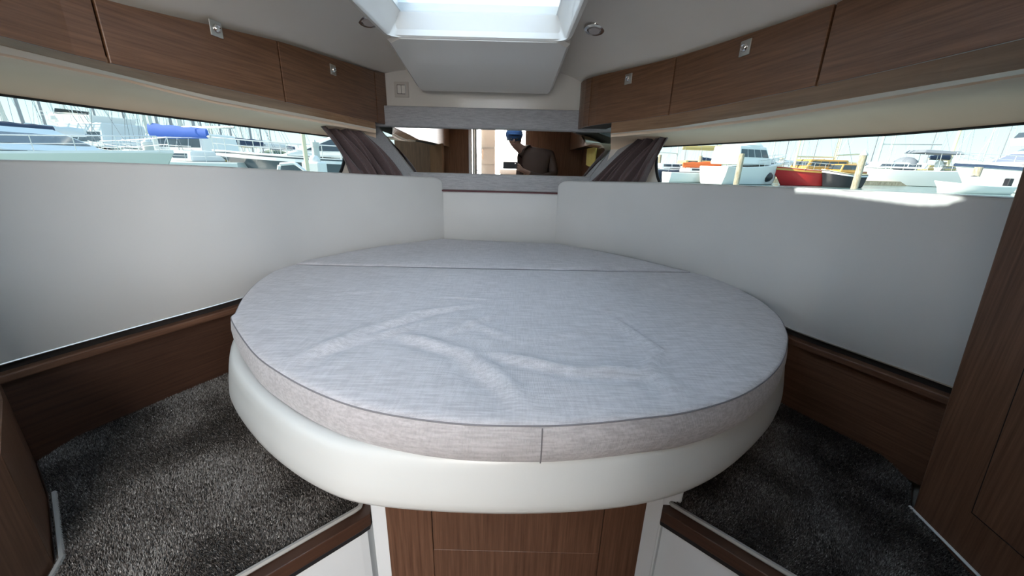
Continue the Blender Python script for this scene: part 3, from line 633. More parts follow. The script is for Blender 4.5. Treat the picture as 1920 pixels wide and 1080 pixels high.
yel = noisy(mat('sun_patch_yellow', (.85, .68, .16), .9), (.82, .62, .14), (.92, .76, .24), (1, 1, 1), 120, 3, .3, .7, .3, .002)
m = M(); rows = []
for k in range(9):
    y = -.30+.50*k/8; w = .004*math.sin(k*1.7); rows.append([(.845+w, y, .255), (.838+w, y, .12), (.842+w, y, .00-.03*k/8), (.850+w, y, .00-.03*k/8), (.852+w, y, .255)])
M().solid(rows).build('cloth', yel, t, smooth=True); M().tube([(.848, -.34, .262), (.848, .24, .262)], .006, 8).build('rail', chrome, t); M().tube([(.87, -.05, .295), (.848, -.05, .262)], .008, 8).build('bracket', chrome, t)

# ================================================================== THE PERSON TAKING THE PICTURE (seen in the mirror)
pr = thing('person', 'person in a dark top holding up a phone, reflected in the mirror at the bow', 'person', (.20, -.42, -1.35))
def skin(name, joints, edges, m, root=0, sub=1):
    me = bpy.data.meshes.new(name); o0 = pr['_w']; me.from_pydata([(j[0]-o0[0], j[1]-o0[1], j[2]-o0[2]) for j in joints], edges, []); ob = bpy.data.objects.new(name, me); C.objects.link(ob); ob.parent = pr; ob['_w'] = o0
    me.materials.append(m); sk = ob.modifiers.new('skin', 'SKIN'); sk.use_smooth_shade = True
    for i, j in enumerate(joints):
        me.skin_vertices[0].data[i].radius = (j[3], j[4] if len(j) > 4 else j[3]); me.skin_vertices[0].data[i].use_root = (i == root)
    ob.modifiers.new('sub', 'SUBSURF').render_levels = sub; return ob
skinm = mat('skin', (.26, .14, .095), .6); topm = mat('dark_brown_jersey', (.075, .042, .028), .9); trm = mat('dark_trousers', (.03, .032, .04), .9)
HX, HY, HZ = -.02, -.27, .265
J = [(.27, -.42, -.42, .14, .10), (.27, -.42, -.20, .13, .10), (.23, -.41, .04, .16, .11), (.15, -.38, .13, .075, .07), (.06, -.34, .165, .055), (HX+.02, HY-.03, HZ-.06, .06, .065), (HX, HY, HZ, .076, .09), (HX, HY, HZ+.07, .064, .075),
     (.42, -.40, .10, .06), (.48, -.34, -.12, .048), (.30, -.16, -.16, .038), (.085, -.05, -.075, .026), (.05, -.035, -.05, .022, .030),
     (.09, -.42, .08, .06), (.06, -.46, -.18, .048), (.075, -.42, -.42, .038), (.08, -.38, -.50, .026), (.08, -.36, -.55, .022, .030),
     (.34, -.42, -.50, .085), (.34, -.38, -.90, .06), (.34, -.42, -1.27, .042), (.34, -.32, -1.32, .035), (.18, -.42, -.50, .085), (.18, -.38, -.90, .06), (.18, -.42, -1.27, .042), (.18, -.32, -1.32, .035)]
Ed = [(0, 1), (1, 2), (2, 3), (3, 4), (4, 5), (5, 6), (6, 7), (2, 8), (8, 9), (9, 10), (10, 11), (11, 12), (2, 13), (13, 14), (14, 15), (15, 16), (16, 17), (0, 18), (18, 19), (19, 20), (20, 21), (0, 22), (22, 23), (23, 24), (24, 25)]
for (bx, by, bz, sg, idx) in ((.05, -.035, -.05, 1, 12), (.08, -.36, -.56, 1, 17)):
    for f in range(4):
        z = bz+.030-.018*f; L_ = (.034, .040, .037, .030)[f]; k = len(J)
        J += [(bx-sg*.012, by+.010, z, .0085), (bx-sg*.022, by+.022, z+.001, .0078), (bx-sg*(.022+L_*.45), by+.0235, z+.002, .0068)]; Ed += [(idx, k), (k, k+1), (k+1, k+2)]
    k = len(J); J += [(bx-sg*.005, by-.004, bz+.034, .010), (bx-sg*.022, by-.001, bz+.045, .0085)]; Ed += [(idx, k), (k, k+1)]
skin('body', J, Ed, skinm)
skin('jersey', [(.27, -.42, -.46, .16, .12), (.27, -.42, -.20, .15, .12), (.23, -.41, .06, .18, .125), (.15, -.38, .13, .09, .085), (.42, -.40, .10, .072), (.48, -.34, -.12, .060), (.30, -.16, -.16, .048), (.14, -.08, -.10, .036), (.09, -.42, .08, .072), (.06, -.46, -.18, .058), (.075, -.42, -.40, .046), (.075, -.345, .165, .072)],
     [(3, 11), (0, 1), (1, 2), (2, 3), (2, 4), (4, 5), (5, 6), (6, 7), (2, 8), (8, 9), (9, 10)], topm)
skin('trousers', [(.27, -.42, -.44, .16, .12), (.34, -.42, -.52, .10), (.34, -.38, -.90, .075), (.34, -.42, -1.25, .055), (.18, -.42, -.52, .10), (.18, -.38, -.90, .075), (.18, -.42, -1.25, .055)], [(0, 1), (1, 2), (2, 3), (0, 4), (4, 5), (5, 6)], trm)
capm = mat('navy_cap', (.015, .06, .16), .7)
m = M(); m.sphere((HX, HY-.012, HZ+.050), .108, 20, (.95, 1.08, .82)); m.build('cap', capm, pr, smooth=True)
m = M(); m.sphere((HX, HY+.085, HZ+.045), .055, 14, (1.25, 1.0, .16)); m.build('cap_peak', capm, pr, smooth=True)
for s_ in (-1, 1):
    M().sphere((HX+s_*.032, HY+.078, HZ+.0), .012, 10).build('eye', mat('eye', (.05, .04, .035), .2) if s_ < 0 else bpy.data.materials['eye'], pr, smooth=True); M().sphere((HX+s_*.078, HY-.005, HZ-.005), .026, 10, (.35, .7, 1.1)).build('ear', skinm, pr, smooth=True)
M().sphere((HX, HY+.092, HZ-.022), .016, 10, (.8, 1, 1.3)).build('nose', skinm, pr, smooth=True); M().sphere((HX, HY+.080, HZ-.055), .022, 10, (1.1, .4, .3)).build('mouth', mat('lips', (.30, .11, .09), .5), pr, smooth=True)
t = thing('phone', 'black phone held sideways by the person, reflected in the mirror', 'phone', (-.055, -.012, -.03))
M().box((-.135, -.014, -.060), (.022, -.006, .014)).build('case', black, t, bevel=.003); M().lathe((-.0, -.006, 0), [(0, 0), (.006, 0), (.006, .0012), (0, .0012)], 14, (0, 1, 0)).build('lens', chrome, t)
# ================================================================== THE MARINA
ZW = -1.30
water = noisy(mat('harbour_water', (.20, .30, .30), .12, 0, .5), (.16, .24, .24), (.24, .34, .33), (1, 1, 1), .8, 3)
n_ = water.node_tree; b_ = n_.nodes['Principled BSDF']; tcw = n_.nodes.new('ShaderNodeTexCoord'); mpw = n_.nodes.new('ShaderNodeMapping'); mpw.inputs['Scale'].default_value = (1, .55, 1)
nw = n_.nodes.new('ShaderNodeTexNoise'); nw.inputs['Scale'].default_value = 3.2; nw.inputs['Detail'].default_value = 5; bw = n_.nodes.new('ShaderNodeBump'); bw.inputs['Strength'].default_value = .9; bw.inputs['Distance'].default_value = .06
n_.links.new(tcw.outputs['Object'], mpw.inputs[0]); n_.links.new(mpw.outputs[0], nw.inputs[0]); n_.links.new(nw.outputs[0], bw.inputs['Height']); n_.links.new(bw.outputs[0], b_.inputs['Normal'])
m = M(); X0, X1, Y0_, Y1_ = -1.9, 1.8, -4.0, 3.6
m.add([(-400, -200, ZW), (400, -200, ZW), (400, 400, ZW), (-400, 400, ZW), (X0, Y0_, ZW), (X1, Y0_, ZW), (X1, Y1_, ZW), (X0, Y1_, ZW)], [(0, 1, 5, 4), (1, 2, 6, 5), (2, 3, 7, 6), (3, 0, 4, 7)])
o = m.build('water', water); struct(o); o['kind'] = 'structure'
wht = mat('boat_white', (.80, .80, .78), .3); wht2 = mat('boat_cool_white', (.66, .70, .72), .35); dkw = mat('boat_window', (.05, .07, .09), .08); navy = mat('navy_hull', (.03, .05, .10), .25); redm = mat('red_hull', (.62, .03, .03), .3)
blk = mat('black_hull', (.02, .02, .025), .3); greyh = mat('dark_grey_hull', (.10, .12, .14), .25); palegr = mat('pale_green_hull', (.74, .76, .68), .3); blueS = mat('blue_sail_cover', (.04, .12, .48), .8); navS = mat('navy_sail_cover', (.03, .05, .10), .85)
tan = mat('tan_canvas', (.62, .46, .18), .85); orng = mat('orange_canvas', (.75, .16, .04), .8); yelc = mat('yellow_canvas', (.85, .60, .05), .6); teak = mat('varnished_teak', (.55, .30, .07), .4); alu = mat('aluminium_mast', (.62, .62, .58), .4, .5); alud = mat('grey_mast', (.30, .31, .33), .45, .3)
wire = mat('steel_rail', (.70, .70, .68), .3, .7); pilem = noisy(mat('weathered_pile', (.35, .30, .22), .9), (.26, .22, .16), (.50, .44, .32), (3, 3, .5), 5, 4); conc = mat('concrete_pile', (.60, .60, .56), .85); ltb = mat('pale_blue_transom', (.36, .55, .68), .4); canv = mat('grey_canvas', (.20, .22, .25), .8); cream2 = mat('cream_deck', (.78, .70, .48), .5)
LET = mat('hull_lettering', (.10, .14, .20), .6)

class Boat:
    """local frame: x towards the bow, y to port, z up from the waterline"""
    def __init__(s, name, label, cat, px, Y, rot, group=None):
        d = ray(px, 300); s.p = np.array([d[0]/d[1]*Y, Y, ZW]); s.c, s.s = math.cos(math.radians(rot)), math.sin(math.radians(rot)); s.t = thing(name, label, cat, s.p, group)
    def T(s, m):
        m.v = [(s.p[0]+x*s.c-y*s.s, s.p[1]+x*s.s+y*s.c, s.p[2]+z) for x, y, z in m.v]; return m
    def part(s, name, m, mt_, smooth=False, **k): return s.T(m).build(name, mt_, s.t, smooth=smooth, **k)
    def hull(s, L, B, Hs, Hb, col, rake=.12, tr=.75, deck=None, stripe=None, boot=None, deckin=.0):
        n = 14; rows = []; s.L, s.B, s.Hs, s.Hb = L, B, Hs, Hb
        def st(u):
            b = B/2*(tr+(1-tr)*math.sin(min(1, u/.45)*PI/2)) if u < .45 else B/2*math.cos(((u-.45)/.55)**1.25*PI/2)**.85
            h = Hs+(Hb-Hs)*u**1.7-.08*math.sin(PI*u)*Hs; x = -L/2+L*u; return x, max(b, .012), h
        s.st = st
        for k in range(n+1):
            u = k/n; x, b, h = st(u); rk = L*rake*u**3; xw = x-rk
            rows.append([(xw, -b*.10, -.35), (xw, -b*.62, -.05), (xw+rk*.12, -b*.76, .06), (xw+rk*.5, -b*.90, h*.5), (x, -b, h), (x, b, h), (xw+rk*.5, b*.90, h*.5), (xw+rk*.12, b*.76, .06), (xw, b*.62, -.05), (xw, b*.10, -.35)])
        s.part('hull', M().solid(rows), col, True, angle=30)
        dr = []
        for k in range(n+1):
            x, b, h = st(k/n); b2 = max(b*.97, .01); dr.append([(x, -b2, h-.02), (x, -b2, h+.05), (x, b2, h+.05), (x, b2, h-.02)])
        s.part('deck', M().solid(dr), deck or wht)
        if stripe:
            sr = M()
            for sg in (-1, 1):
                sr.grid([[(st(k/n)[0]-.02*L*rake*(k/n)**3*4, sg*(st(k/n)[1]*1.0+.012), st(k/n)[2]*f) for f in (.84, .95)] for k in range(n+1)])
            s.part('stripe', sr, stripe)
        if boot:
            br = M()
            for sg in (-1, 1): br.grid([[(st(k/n)[0]-L*rake*(k/n)**3*g, sg*(st(k/n)[1]*w_+.03), z) for z, w_, g in ((-.02, .70, 1), (.22, .84, .8))] for k in range(n+1)])
            s.part('boot_stripe', br, boot)
        return s
    def house(s, x0, x1, w, z0, h, col, fr=.35, ba=.08, sd=.12, name='cabin', win=None, wh=(.35, .85), wx=(.06, .94), nw=3, wcol=None, wtop=1.0):
        """tapered superstructure; x1 is its forward end"""
        def rg(f): return [(x0+ba*h*f, -w/2+sd*h*f), (x1-fr*h*f, -(w/2*wtop)+sd*h*f), (x1-fr*h*f, w/2*wtop-sd*h*f), (x0+ba*h*f, w/2-sd*h*f)]
        a, b = rg(0), rg(1); s.part(name, M().solid([[(*p, z0) for p in a], [(*p, z0+h) for p in b]]), col, bevel=min(.10, h*.12), seg=2)
        if win is None: return s
        for sg in (-1, 1):
            for k in range(nw):
                f0, f1 = wx[0]+(wx[1]-wx[0])*k/nw+.012, wx[0]+(wx[1]-wx[0])*(k+1)/nw-.012; q = []
                for fz in wh:
                    r_ = rg(fz); A_, B_ = (np.array(r_[0]), np.array(r_[1])) if sg < 0 else (np.array(r_[3]), np.array(r_[2])); q.append((A_+(B_-A_)*f0, A_+(B_-A_)*f1))
                o_ = np.array([0, sg*.02]); z1, z2 = z0+h*wh[0], z0+h*wh[1]
                s.part('window', M().solid([[(*(q[0][0]-o_), z1), (*(q[0][1]-o_), z1), (*(q[1][1]-o_), z2), (*(q[1][0]-o_), z2)], [(*(q[0][0]+o_), z1), (*(q[0][1]+o_), z1), (*(q[1][1]+o_), z2), (*(q[1][0]+o_), z2)]]), win)
        r1, r2 = rg(wh[0]), rg(wh[1]); y1, y2 = r1[1][1]*.88, r2[1][1]*.88; x1_, x2_ = r1[1][0], r2[1][0]
        s.part('windscreen', M().solid([[(x1_-.03, y1, z0+h*wh[0]), (x1_-.03, -y1, z0+h*wh[0]), (x2_-.03, -y2, z0+h*wh[1]), (x2_-.03, y2, z0+h*wh[1])], [(x1_+.03, y1, z0+h*wh[0]), (x1_+.03, -y1, z0+h*wh[0]), (x2_+.03, -y2, z0+h*wh[1]), (x2_+.03, y2, z0+h*wh[1])]]), win)
        return s
    def rail(s, u0, u1, hgt=.6, n=9, r=.022, z=0):
        m = M()
        for sg in (-1, 1):
            P = []
            for k in range(n):
                x, b, h = s.st(u0+(u1-u0)*k/(n-1)); P.append((x, sg*b*.92, h+hgt+z)); m.tube([(x, sg*b*.92, h+z), P[-1]], r*.8, 4)
            m.tube(P, r, 4); m.tube([(p[0], p[1], p[2]-hgt*.45) for p in P], r*.6, 4)
        s.part('railing', m, wire)['kind'] = 'stuff'; return s
    def mast(s, x, h, r=.09, z0=.8, boom=None, cover=None, col=None, spr=2, wires=True, lean=0, bh=1.1):
        col = col or alu; s.part('mast', M().tube([(x, 0, z0), (x-lean, 0, z0+h)], [r, r*.7], 8), col)
        for k in range(spr):
            z = z0+h*(k+1)/(spr+1); s.part('spreader', M().tube([(x, -h*.055, z), (x, h*.055, z)], .03, 5), col)
        if wires:
            m = M(); L, H_ = s.L, s.Hb; m.tube([(x, 0, z0+h*.97), (L/2-.1, 0, H_)], .016, 4); m.tube([(x, 0, z0+h), (-L/2+.1, 0, s.Hs)], .016, 4)
            for sg in (-1, 1): m.tube([(x, 0, z0+h*.97), (x, sg*h*.055, z0+h*.6), (x, sg*s.B*.42, s.Hs)], .014, 4); m.tube([(x, 0, z0+h*.5), (x-.4, sg*s.B*.40, s.Hs)], .014, 4)
            s.part('rigging', m, alud)['kind'] = 'stuff'
        if boom:
            s.part('boom', M().tube([(x, 0, z0+bh), (x-boom, 0, z0+bh+.05)], .07, 7), col)
            if cover:
                rows = []
                for k in range(9):
                    u = k/8; xx = x+.15-boom*1.0*u; hh = .22*(1-u)**1.2+.44+.03*math.sin(k*2.3); rows.append([(xx, .13*math.cos(a)*(1-.3*u), z0+bh+hh*.42+hh*.55*math.sin(a)) for a in [2*PI*i/8 for i in range(8)]])
                s.part('sail_cover', M().solid(rows), cover, True)
        return s
def flybridge(b, x0, x1, w, z, top=True, hz=1.9, can=None, toph=.09):
    b.part('flybridge', M().solid([[(x0, -w/2, z), (x1, -w/2*.8, z), (x1, w/2*.8, z), (x0, w/2, z)], [(x0-.1, -w/2*1.06, z+.55), (x1+.25, -w/2*.82, z+.62), (x1+.25, w/2*.82, z+.62), (x0-.1, w/2*1.06, z+.55)]]), wht, bevel=.06)
    b.part('bridge_screen', M().solid([[(x1+.05, -w/2*.72, z+.6), (x1+.10, -w/2*.72, z+.6), (x1-.1, -w/2*.7, z+1.05), (x1-.15, -w/2*.7, z+1.05)], [(x1+.05, w/2*.72, z+.6), (x1+.10, w/2*.72, z+.6), (x1-.1, w/2*.7, z+1.05), (x1-.15, w/2*.7, z+1.05)]]), dkw)
    if top:
        for sx_ in (x0+.2, (x0+x1)/2, x1-.1):
            for sy in (-1, 1): b.part('support', M().tube([(sx_, sy*w*.40, z+.5), (sx_+.25, sy*w*.36, z+hz)], .035, 5), wire)
        b.part('hardtop', M().solid([[(x0-.2, -w*.44, z+hz), (x1+.35, -w*.40, z+hz+.02), (x1+.35, w*.40, z+hz+.02), (x0-.2, w*.44, z+hz)], [(x0-.1, -w*.40, z+hz+toph*2), (x1+.1, -w*.34, z+hz+toph*2.4), (x1+.1, w*.34, z+hz+toph*2.4), (x0-.1, w*.40, z+hz+toph*2)]]), can or wht, bevel=.05)
        b.part('radar', M().lathe(((x0+x1)/2, 0, z+hz+.2), [(0, 0), (.06, 0), (.06, .35), (.28, .40), (.30, .52), (.2, .62), (0, .63)], 12), wht, True)
        for k in (-1, 1): b.part('antenna', M().tube([(x0+.1, k*w*.36, z+hz), (x0-.5, k*w*.36, z+hz+3.2)], .022, 4), wht)
def pile(px, Y, top, r, mt_, label, cone=True, name='mooring_pile'):
    d = ray(px, 300); x = d[0]/d[1]*Y; t = thing(name, label, 'pile', (x, Y, ZW))
    M().tube([(x, Y, ZW-1), (x, Y, ZW+top)], r, 14).build('shaft', mt_, t, smooth=True)
    if cone: M().lathe((x, Y, ZW+top), [(r*1.12, 0), (r*1.12, .08), (r*.55, r*1.1), (0, r*2.0)], 14).build('cap', conc, t, smooth=True)
    return t

# ---- seen through the left window
b = Boat('motor_cruiser', 'pale green-white motor cruiser nearest the left window, hull along the sill', 'boat', -75, 9.0, 6)
b.hull(9.0, 3.2, 1.25, 1.34, palegr, .10, .8); b.house(-2.6, 2.2, 2.4, 1.3, .50, wht2, 2.0, .5, .35, win=dkw, wh=(.30, .75), wx=(.45, .80), nw=2); b.rail(.72, .98, .35, 5, .012)
b.part('lettering', M().box((1.35, -1.60, 1.08), (2.15, -1.56, 1.15)), LET)
b.part('cover', M().solid([[(-4, -1.2, 1.2), (-2.2, -1.2, 1.2), (-2.2, 1.2, 1.2), (-4, 1.2, 1.2)], [(-3.6, -.8, 1.9), (-2.0, -.9, 2.0), (-2.0, .9, 2.0), (-3.6, .8, 1.9)]]), wht2, bevel=.1)
b = Boat('sport_fishing_boat', 'white sport-fishing boat with flybridge and hardtop behind the pale green cruiser', 'boat', 185, 33, 174)
b.hull(12.5, 4.2, 1.5, 2.1, wht, .12, .85); b.house(-3.2, 2.6, 3.6, 1.7, 1.75, wht2, 1.25, .0, .12, win=dkw, wh=(.22, .62), wx=(.05, .82), nw=2); b.rail(.55, .98, .6, 9)
flybridge(b, -2.4, 1.2, 3.2, 3.4, hz=1.95, can=tan)
b.part('bridge_fairing', M().sphere((1.4, 0, 3.75), 1.0, 14, (1.15, 1.5, .55)), wht, True); b.rail(.30, .62, .55, 7, .02, 1.95)
b = Boat('sloop', 'white sailing boat with a bright blue sail cover on its boom', 'boat', 318, 21, 172)
b.hull(9.5, 3.0, .95, 1.35, wht, .14, .6); b.house(-2.4, 2.0, 2.0, 1.0, .48, wht, .8, .1, .2, win=dkw, wh=(.3, .75), wx=(.05, .9), nw=4); b.mast(.6, 12.5, .085, 1.4, 3.3, blueS, bh=.75); b.rail(.05, .97, .55, 10, .016)
b = Boat('pilothouse_yacht', 'white pilothouse yacht with dark wraparound windows beyond the piling', 'boat', 378, 24, 172)
b.hull(10.5, 3.3, 1.15, 1.5, wht, .14, .7); b.house(-1.6, 2.2, 2.6, 1.3, 1.15, wht, .75, .1, .12, win=dkw, wh=(.35, .88), wx=(.04, .96), nw=4); b.mast(1.0, 13.5, .09, 2.2, 3.6, None, bh=.6, spr=2); b.rail(.4, .98, .6, 9)
b = Boat('motor_yacht', 'dark-hulled motor yacht with white top, bow pointing left, beside the left curtain', 'boat', 655, 21.0, 184)
b.hull(13.5, 4.0, 1.25, 1.55, greyh, .16, .85, stripe=wht2); b.house(-4.5, 2.8, 3.3, 1.35, .95, wht, 2.6, .1, .22, win=dkw, wh=(.30, .85), wx=(.05, .93), nw=3); b.rail(.42, .985, .62, 10, .024)
b.part('arch_roof', M().solid([[(-4.2, -1.45, 2.28), (1.0, -1.3, 2.28), (1.0, 1.3, 2.28), (-4.2, 1.45, 2.28)], [(-3.8, -1.2, 2.55), (.2, -1.0, 2.6), (.2, 1.0, 2.6), (-3.8, 1.2, 2.55)]]), wht, bevel=.08)
b = Boat('dinghy', 'small boat under a bright yellow cover between the white yacht and the dark-hulled one', 'boat', 424, 22, 180)
b.hull(2.6, 1.3, .85, 1.05, wht2, .15, .7); b.part('yellow_cover', M().sphere((0, 0, 1.18), 1.0, 14, (.62, .5, .24)), yelc, True)
pile(284, 10.5, 1.50, .11, conc, 'pale round mooring pile with pointed cap in front of the blue sail cover')
pile(594, 7.6, 1.50, .065, conc, 'pale mooring pile with pointed cap beside the left curtain')
t = thing('davit_post', 'slim pale upright post in front of the dark-hulled motor yacht', 'post', (*(atY(574, 300, 6.4)[:2]), ZW)); q = atY(574, 300, 6.4)
M().tube([(q[0], q[1], ZW), (q[0], q[1], .9)], .032, 10).build('post', cream2, t, smooth=True); M().lathe((q[0], q[1], ZW), [(.12, 0), (.12, .05), (.04, .08)], 12).build('foot', wire, t)
t = thing('dock_box', 'white dock pedestal and box at the corner of the left window', 'dock box', (*(atY(592, 318, 6.9)[:2]), ZW)); q = atY(592, 318, 6.9)
M().box((q[0]-.16, q[1]-.15, ZW), (q[0]+.14, q[1]+.15, q[2]+.13)).build('body', wht, t, bevel=.03); M().sphere((q[0], q[1], q[2]+.15), .09, 10).build('lamp', wht, t, smooth=True)
t = thing('boarding_rail', 'bent white pipe rail low in front of the dark-hulled yacht', 'rail', (*(atY(545, 318, 5.5)[:2]), ZW)); A_, B_, C_, D_ = [atY(x, y, 5.5) for x, y in ((521, 330), (524, 307), (553, 306), (578, 325))]
M().tube([A_, A_+(B_-A_)*.85, B_+(A_-B_)*.04+(C_-B_)*.06, B_+(C_-B_)*.9, C_+(D_-C_)*.1, D_, (D_[0], D_[1], ZW)], .022, 8).build('pipe', wht, t, smooth=True); M().tube([A_, (A_[0], A_[1], ZW)], .022, 8).build('leg', wht, t)

b = Boat('motor_yacht', 'unseen tall motor yacht added to block sun from the left window, beyond the picture edge', 'boat', 300, 1, -90)
b.p = np.array([-5.5, -2.4, ZW]); b.t.location = (-5.5, -2.4, ZW+CZ); b.t['_w'] = (-5.5, -2.4, ZW)  # unseen yacht added to keep the sun off the mattress
b.hull(10, 3.2, 1.5, 1.9, wht, .12, .9); b.house(-4.7, 2.6, 2.5, 1.6, 1.7, wht, .8, .0, .06, win=dkw, nw=4); b.house(-4.6, 1.6, 2.2, 3.25, .45, wht, .4, 0, .05, name='coach_roof')
# ---- forests of masts
REG = {'left': [(100, 'at the left picture edge'), (262, 'behind the sport-fishing boat'), (346, 'behind the blue sail cover'), (440, 'behind the pilothouse yacht'), (9999, 'behind the dark-hulled yacht')],
       'right': [(1400, 'behind the white trawler'), (1500, 'right of the white trawler'), (1600, 'behind the red ketch'), (1800, 'behind the large white sailing yacht'), (9999, 'at the right window end')]}
CNT = {}; ORD = ['leftmost', 'second from left', 'third from left', 'fourth from left', 'fifth from left', 'sixth from left', 'seventh from left', 'eighth from left']
def background_sloop(px, Y, h, rot, side, col, i):
    reg = next(r for lim, r in REG[side] if px < lim); CNT[reg] = CNT.get(reg, -1)+1
    b = Boat('moored_sailboat', 'distant %s-masted sailing boat, %s of those %s' % ('grey' if col is alud else 'silver', ORD[CNT[reg]], reg), 'boat', px, Y, rot, 'distant sailing boats beyond the %s window' % side)
    b.hull(9+i % 3, 2.8, 1.0, 1.3, wht2, .14, .6); b.house(-2.0, 1.8, 1.9, 1.1, .45, wht, .7, .1, .2, win=dkw, nw=2); b.mast(.5, h, .085+.02*(i % 2), 1.4, 3.2, [None, navS, tan, None, wht2][i % 5], col=col, spr=1+i % 2, bh=.8)
for i, (px, Y, h) in enumerate([(-60, 34, 16), (8, 22, 14), (30, 30, 15), (52, 26, 15), (85, 24, 14), (118, 36, 15), (160, 40, 16), (210, 42, 15), (262, 38, 14), (300, 32, 14), (322, 28, 14), (345, 34, 15), (362, 40, 16), (385, 30, 14), (402, 36, 15), (418, 42, 15), (436, 34, 15), (452, 40, 15), (470, 46, 16), (488, 38, 14), (505, 44, 15), (520, 52, 16)]):
    background_sloop(px, Y, h, 160+(i*37) % 40, 'left', (alud, alu)[i % 3 == 0], i)
for i, (px, Y, h) in enumerate([(1290, 62, 14), (1318, 58, 14), (1345, 66, 15), (1452, 60, 14), (1476, 66, 15), (1505, 58, 14), (1530, 64, 15), (1575, 60, 14), (1640, 62, 15), (1672, 72, 14), (1745, 66, 15), (1850, 62, 14), (1880, 70, 15)]):
    background_sloop(px, Y, h, 160+(i*37) % 40, 'right', (alud, alu)[i % 2], i)

# ---- seen through the right window
b = Boat('sloop', 'navy-hulled sailing boat at the very corner of the right window', 'boat', 1262, 40, 20)
b.hull(8, 2.6, 1.1, 1.4, navy, .14, .6); b.house(-2, 1.6, 1.8, 1.2, .45, wht, .7, .1, .2, win=dkw, nw=3); b.mast(.4, 11, .08, 1.5, 3, None)
b = Boat('sloop', 'white sailing boat with an orange-red sail cover, near the corner of the right window', 'boat', 1322, 38, 12)
b.hull(7.6, 2.5, .85, 1.1, wht, .14, .6); b.house(-2, 1.4, 1.6, .95, .35, wht, .7, .1, .2, win=dkw, nw=3); b.mast(1.6, 9.5, .075, 1.1, 4.0, orng, bh=.25)
b = Boat('ketch', 'sailing boat with a long tan sail cover behind the orange-covered one', 'boat', 1316, 52, 8)
b.hull(11, 3.2, 1.5, 1.8, wht2, .14, .6); b.house(-2.8, 2.2, 2.2, 1.6, .6, tan, .7, .1, .2, win=dkw, nw=3); b.mast(2.6, 13, .1, 1.9, 5.6, tan, bh=1.6)
b = Boat('trawler_yacht', 'white motor trawler with rounded cabin top, bow pointing right, behind a timber pile', 'boat', 1408, 37, 24)
b.hull(9.2, 3.4, 1.45, 2.15, wht, .13, .85); b.house(-3.4, .9, 2.9, 1.7, 1.5, wht, .65, .0, .12, win=dkw, wh=(.40, .82), wx=(.04, .96), nw=4); b.rail(.4, .985, .6, 9, .03)
b.part('rounded_top', M().sphere((-1.5, 0, 3.15), 1.0, 14, (2.1, 1.35, .62)), wht, True); b.part('cabin_trunk', M().solid([[(.6, -.9, 1.75), (3.0, -.5, 1.95), (3.0, .5, 1.95), (.6, .9, 1.75)], [(.6, -.8, 2.3), (2.6, -.4, 2.3), (2.6, .4, 2.3), (.6, .8, 2.3)]]), wht, bevel=.06)
b = Boat('ketch', 'red-hulled wooden ketch with varnished cabin and two pale masts', 'boat', 1528, 37, 186)
b.hull(8.6, 3.0, 1.35, 1.65, redm, .20, .8, deck=cream2, stripe=teak); b.house(-2.6, 1.6, 2.0, 1.45, .85, teak, .5, .1, .1, win=dkw, wh=(.35, .8), nw=4); b.mast(1.9, 11, .10, 1.6, 3.6, None, col=cream2, bh=.9); b.part('mizzen_mast', M().tube([(-1.9, 0, 1.4), (-1.9, 0, 9.4)], .09, 8), cream2)
b.part('mizzen_boom', M().tube([(-1.9, 0, 2.7), (-4.6, 0, 2.9)], .07, 6), cream2); b.rail(.05, .97, .6, 9, .025); b.part('fender', M().sphere((4.6, .4, .7), .45, 10), blk, True)
b = Boat('workboat', 'black-hulled boat stern moored against the red ketch', 'boat', 1580, 35.5, 180)
b.hull(3.2, 2.6, 1.1, 1.45, blk, .18, .9, deck=cream2, stripe=wht2); b.house(-1, .6, 1.6, 1.25, .7, teak, .3, .1, .1, win=dkw, nw=2)
b = Boat('sailing_yacht', 'large white sailing yacht with pale blue transom, dark bimini and long white boom', 'boat', 1676, 45, 170)
b.hull(12, 3.8, 1.65, 1.9, wht, .12, .85); b.part('transom', M().box((-6.06, -1.30, .15), (-5.98, 1.30, 1.55)), ltb, bevel=.1); b.part('lettering', M().box((-6.09, -.7, 1.0), (-6.06, .7, 1.14)), LET)
b.house(-2.6, 3.4, 2.6, 1.8, .62, wht, 1.2, .1, .3, win=dkw, wh=(.3, .7), wx=(.1, .8), nw=3); b.mast(1.6, 15, .13, 2.4, 5.6, None, bh=1.9, spr=2); b.rail(.03, .97, .65, 11, .025)
b.part('bimini', M().solid([[(-5.4, -1.5, 3.3), (-1.6, -1.5, 3.45), (-1.6, 1.5, 3.45), (-5.4, 1.5, 3.3)], [(-5.2, -1.2, 3.62), (-1.9, -1.2, 3.75), (-1.9, 1.2, 3.75), (-5.2, 1.2, 3.62)]]), canv, bevel=.1)
for sx_ in (-5.1, -3.4, -1.9):
    for sy in (-1, 1): b.part('bimini_pole', M().tube([(sx_, sy*1.4, 1.7), (sx_+.1, sy*1.4, 3.4)], .03, 5), wire)
b.part('sprayhood', M().sphere((-1.2, 0, 2.2), 1.0, 12, (1.0, 1.3, .85)), canv, True); b.part('steering_wheel', M().lathe((-4.4, 0, 2.2), [(.55, -.03), (.60, 0), (.55, .03), (.50, 0)], 18, (1, 0, 0)), wire)
b = Boat('schooner', 'black-hulled boat with red boot stripe and navy stowed sail', 'boat', 1776, 47, 14)
b.hull(7.5, 3.0, 1.6, 2.0, blk, .16, .7, deck=cream2, boot=redm); b.house(-2.6, 1.5, 2.0, 1.75, .5, tan, .6, .1, .2, win=dkw, nw=3); b.mast(.4, 14, .16, 2.0, 3.4, navS, bh=.9, col=cream2)
b = Boat('flybridge_yacht', 'big white flybridge motor yacht at the right end of the right window', 'boat', 1985, 33, 168)
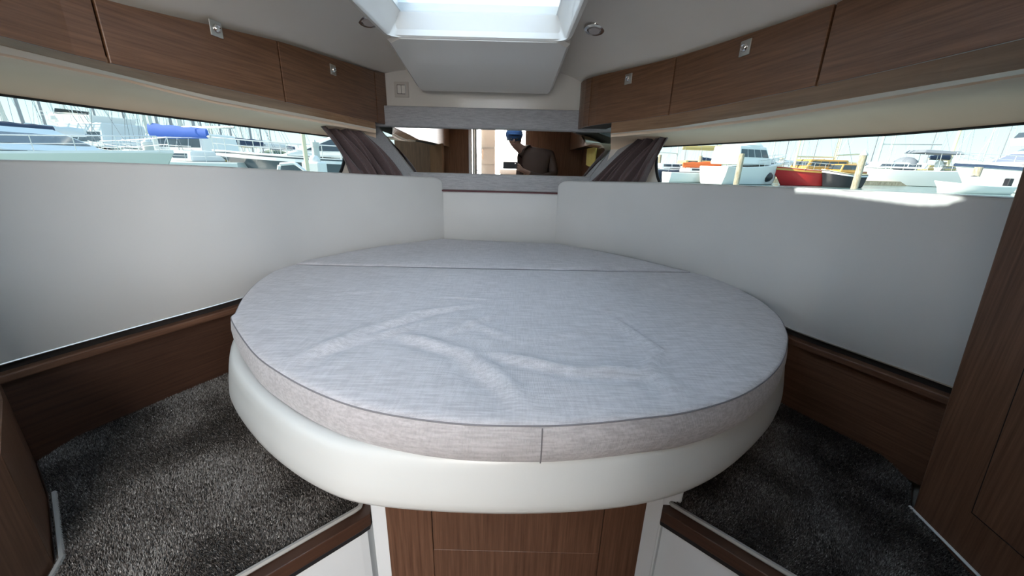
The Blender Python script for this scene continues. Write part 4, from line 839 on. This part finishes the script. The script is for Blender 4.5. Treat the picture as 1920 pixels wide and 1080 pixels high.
b.hull(14, 4.4, 1.9, 2.4, wht, .13, .85, stripe=navy); b.house(-4.2, 3.4, 3.9, 2.2, 1.5, wht, 1.6, .0, .12, win=mat('blue_grey_canvas', (.17, .20, .28), .7), wh=(.15, .60), wx=(.03, .95), nw=4); flybridge(b, -3.0, 2.4, 3.6, 3.7, hz=1.8); b.rail(.45, .985, .7, 9, .03)
b = Boat('dinghy', 'low white tender with a black fender in front of the flybridge yacht', 'boat', 1835, 30, 176)
b.hull(5.0, 1.9, .55, .8, wht, .12, .85); b.part('fender', M().sphere((-.6, -.5, .95), .34, 12), blk, True); b.part('console', M().box((-.3, -.3, .6), (.3, .3, 1.2)), wht, bevel=.05); b.part('outboard', M().box((-2.75, -.2, .3), (-2.45, .2, 1.15)), blk, bevel=.06)
pile(1389, 33, 2.5, .22, pilem, 'weathered timber pile in front of the white trawler', False)
pile(1617, 33, 2.6, .24, pilem, 'yellowish timber pile between the red ketch and the white yacht')
pile(1841, 31, 1.9, .24, pilem, 'short brown timber pile in front of the flybridge yacht', False)
t = thing('floating_dock', 'low grey floating dock behind the row of boats in the right window', 'dock', (36, 44, ZW)); m = M(); m.box((14, 43.4, ZW-.2), (70, 45, ZW+.45)); m.build('pontoon', pilem, t)
for k in range(12): M().tube([(16+4.5*k, 45.1, ZW-1), (16+4.5*k, 45.1, ZW+2.6)], .2, 8).build('dock_pile', pilem, t)
# low wooded shore beyond both basins
shore = noisy(mat('wooded_shore', (.10, .15, .10), .95), (.08, .12, .08), (.22, .26, .20), (1, 1, 1), .5, 4)
for nm, cx, cy, L_, lab in (('left', -110, 120, 150, 'low hazy wooded shore far beyond the masts on the left'), ('right', 130, 130, 170, 'low hazy wooded shore far beyond the boats on the right')):
    t = thing('wooded_shore', lab, 'shore', (cx, cy, ZW)); m = M(); rows = []; d = np.array([cy, -cx])/math.hypot(cx, cy)
    for k in range(61):
        u = -1+2*k/60; p = np.array([cx, cy])+d*L_*u*1.0; hh = 2.4+1.3*math.sin(k*.7)+.8*math.sin(k*1.9+1)+.5*math.sin(k*4.1); nn = np.array([cx, cy])/math.hypot(cx, cy)
        rows.append([(p[0], p[1], ZW-.5), (*(p+nn*1.5), ZW+hh*.8), (*(p+nn*4), ZW+hh), (*(p+nn*8), ZW+hh*.7), (*(p+nn*12), ZW-.5)])
    m.solid(rows); m.build('trees', shore, t, smooth=True)
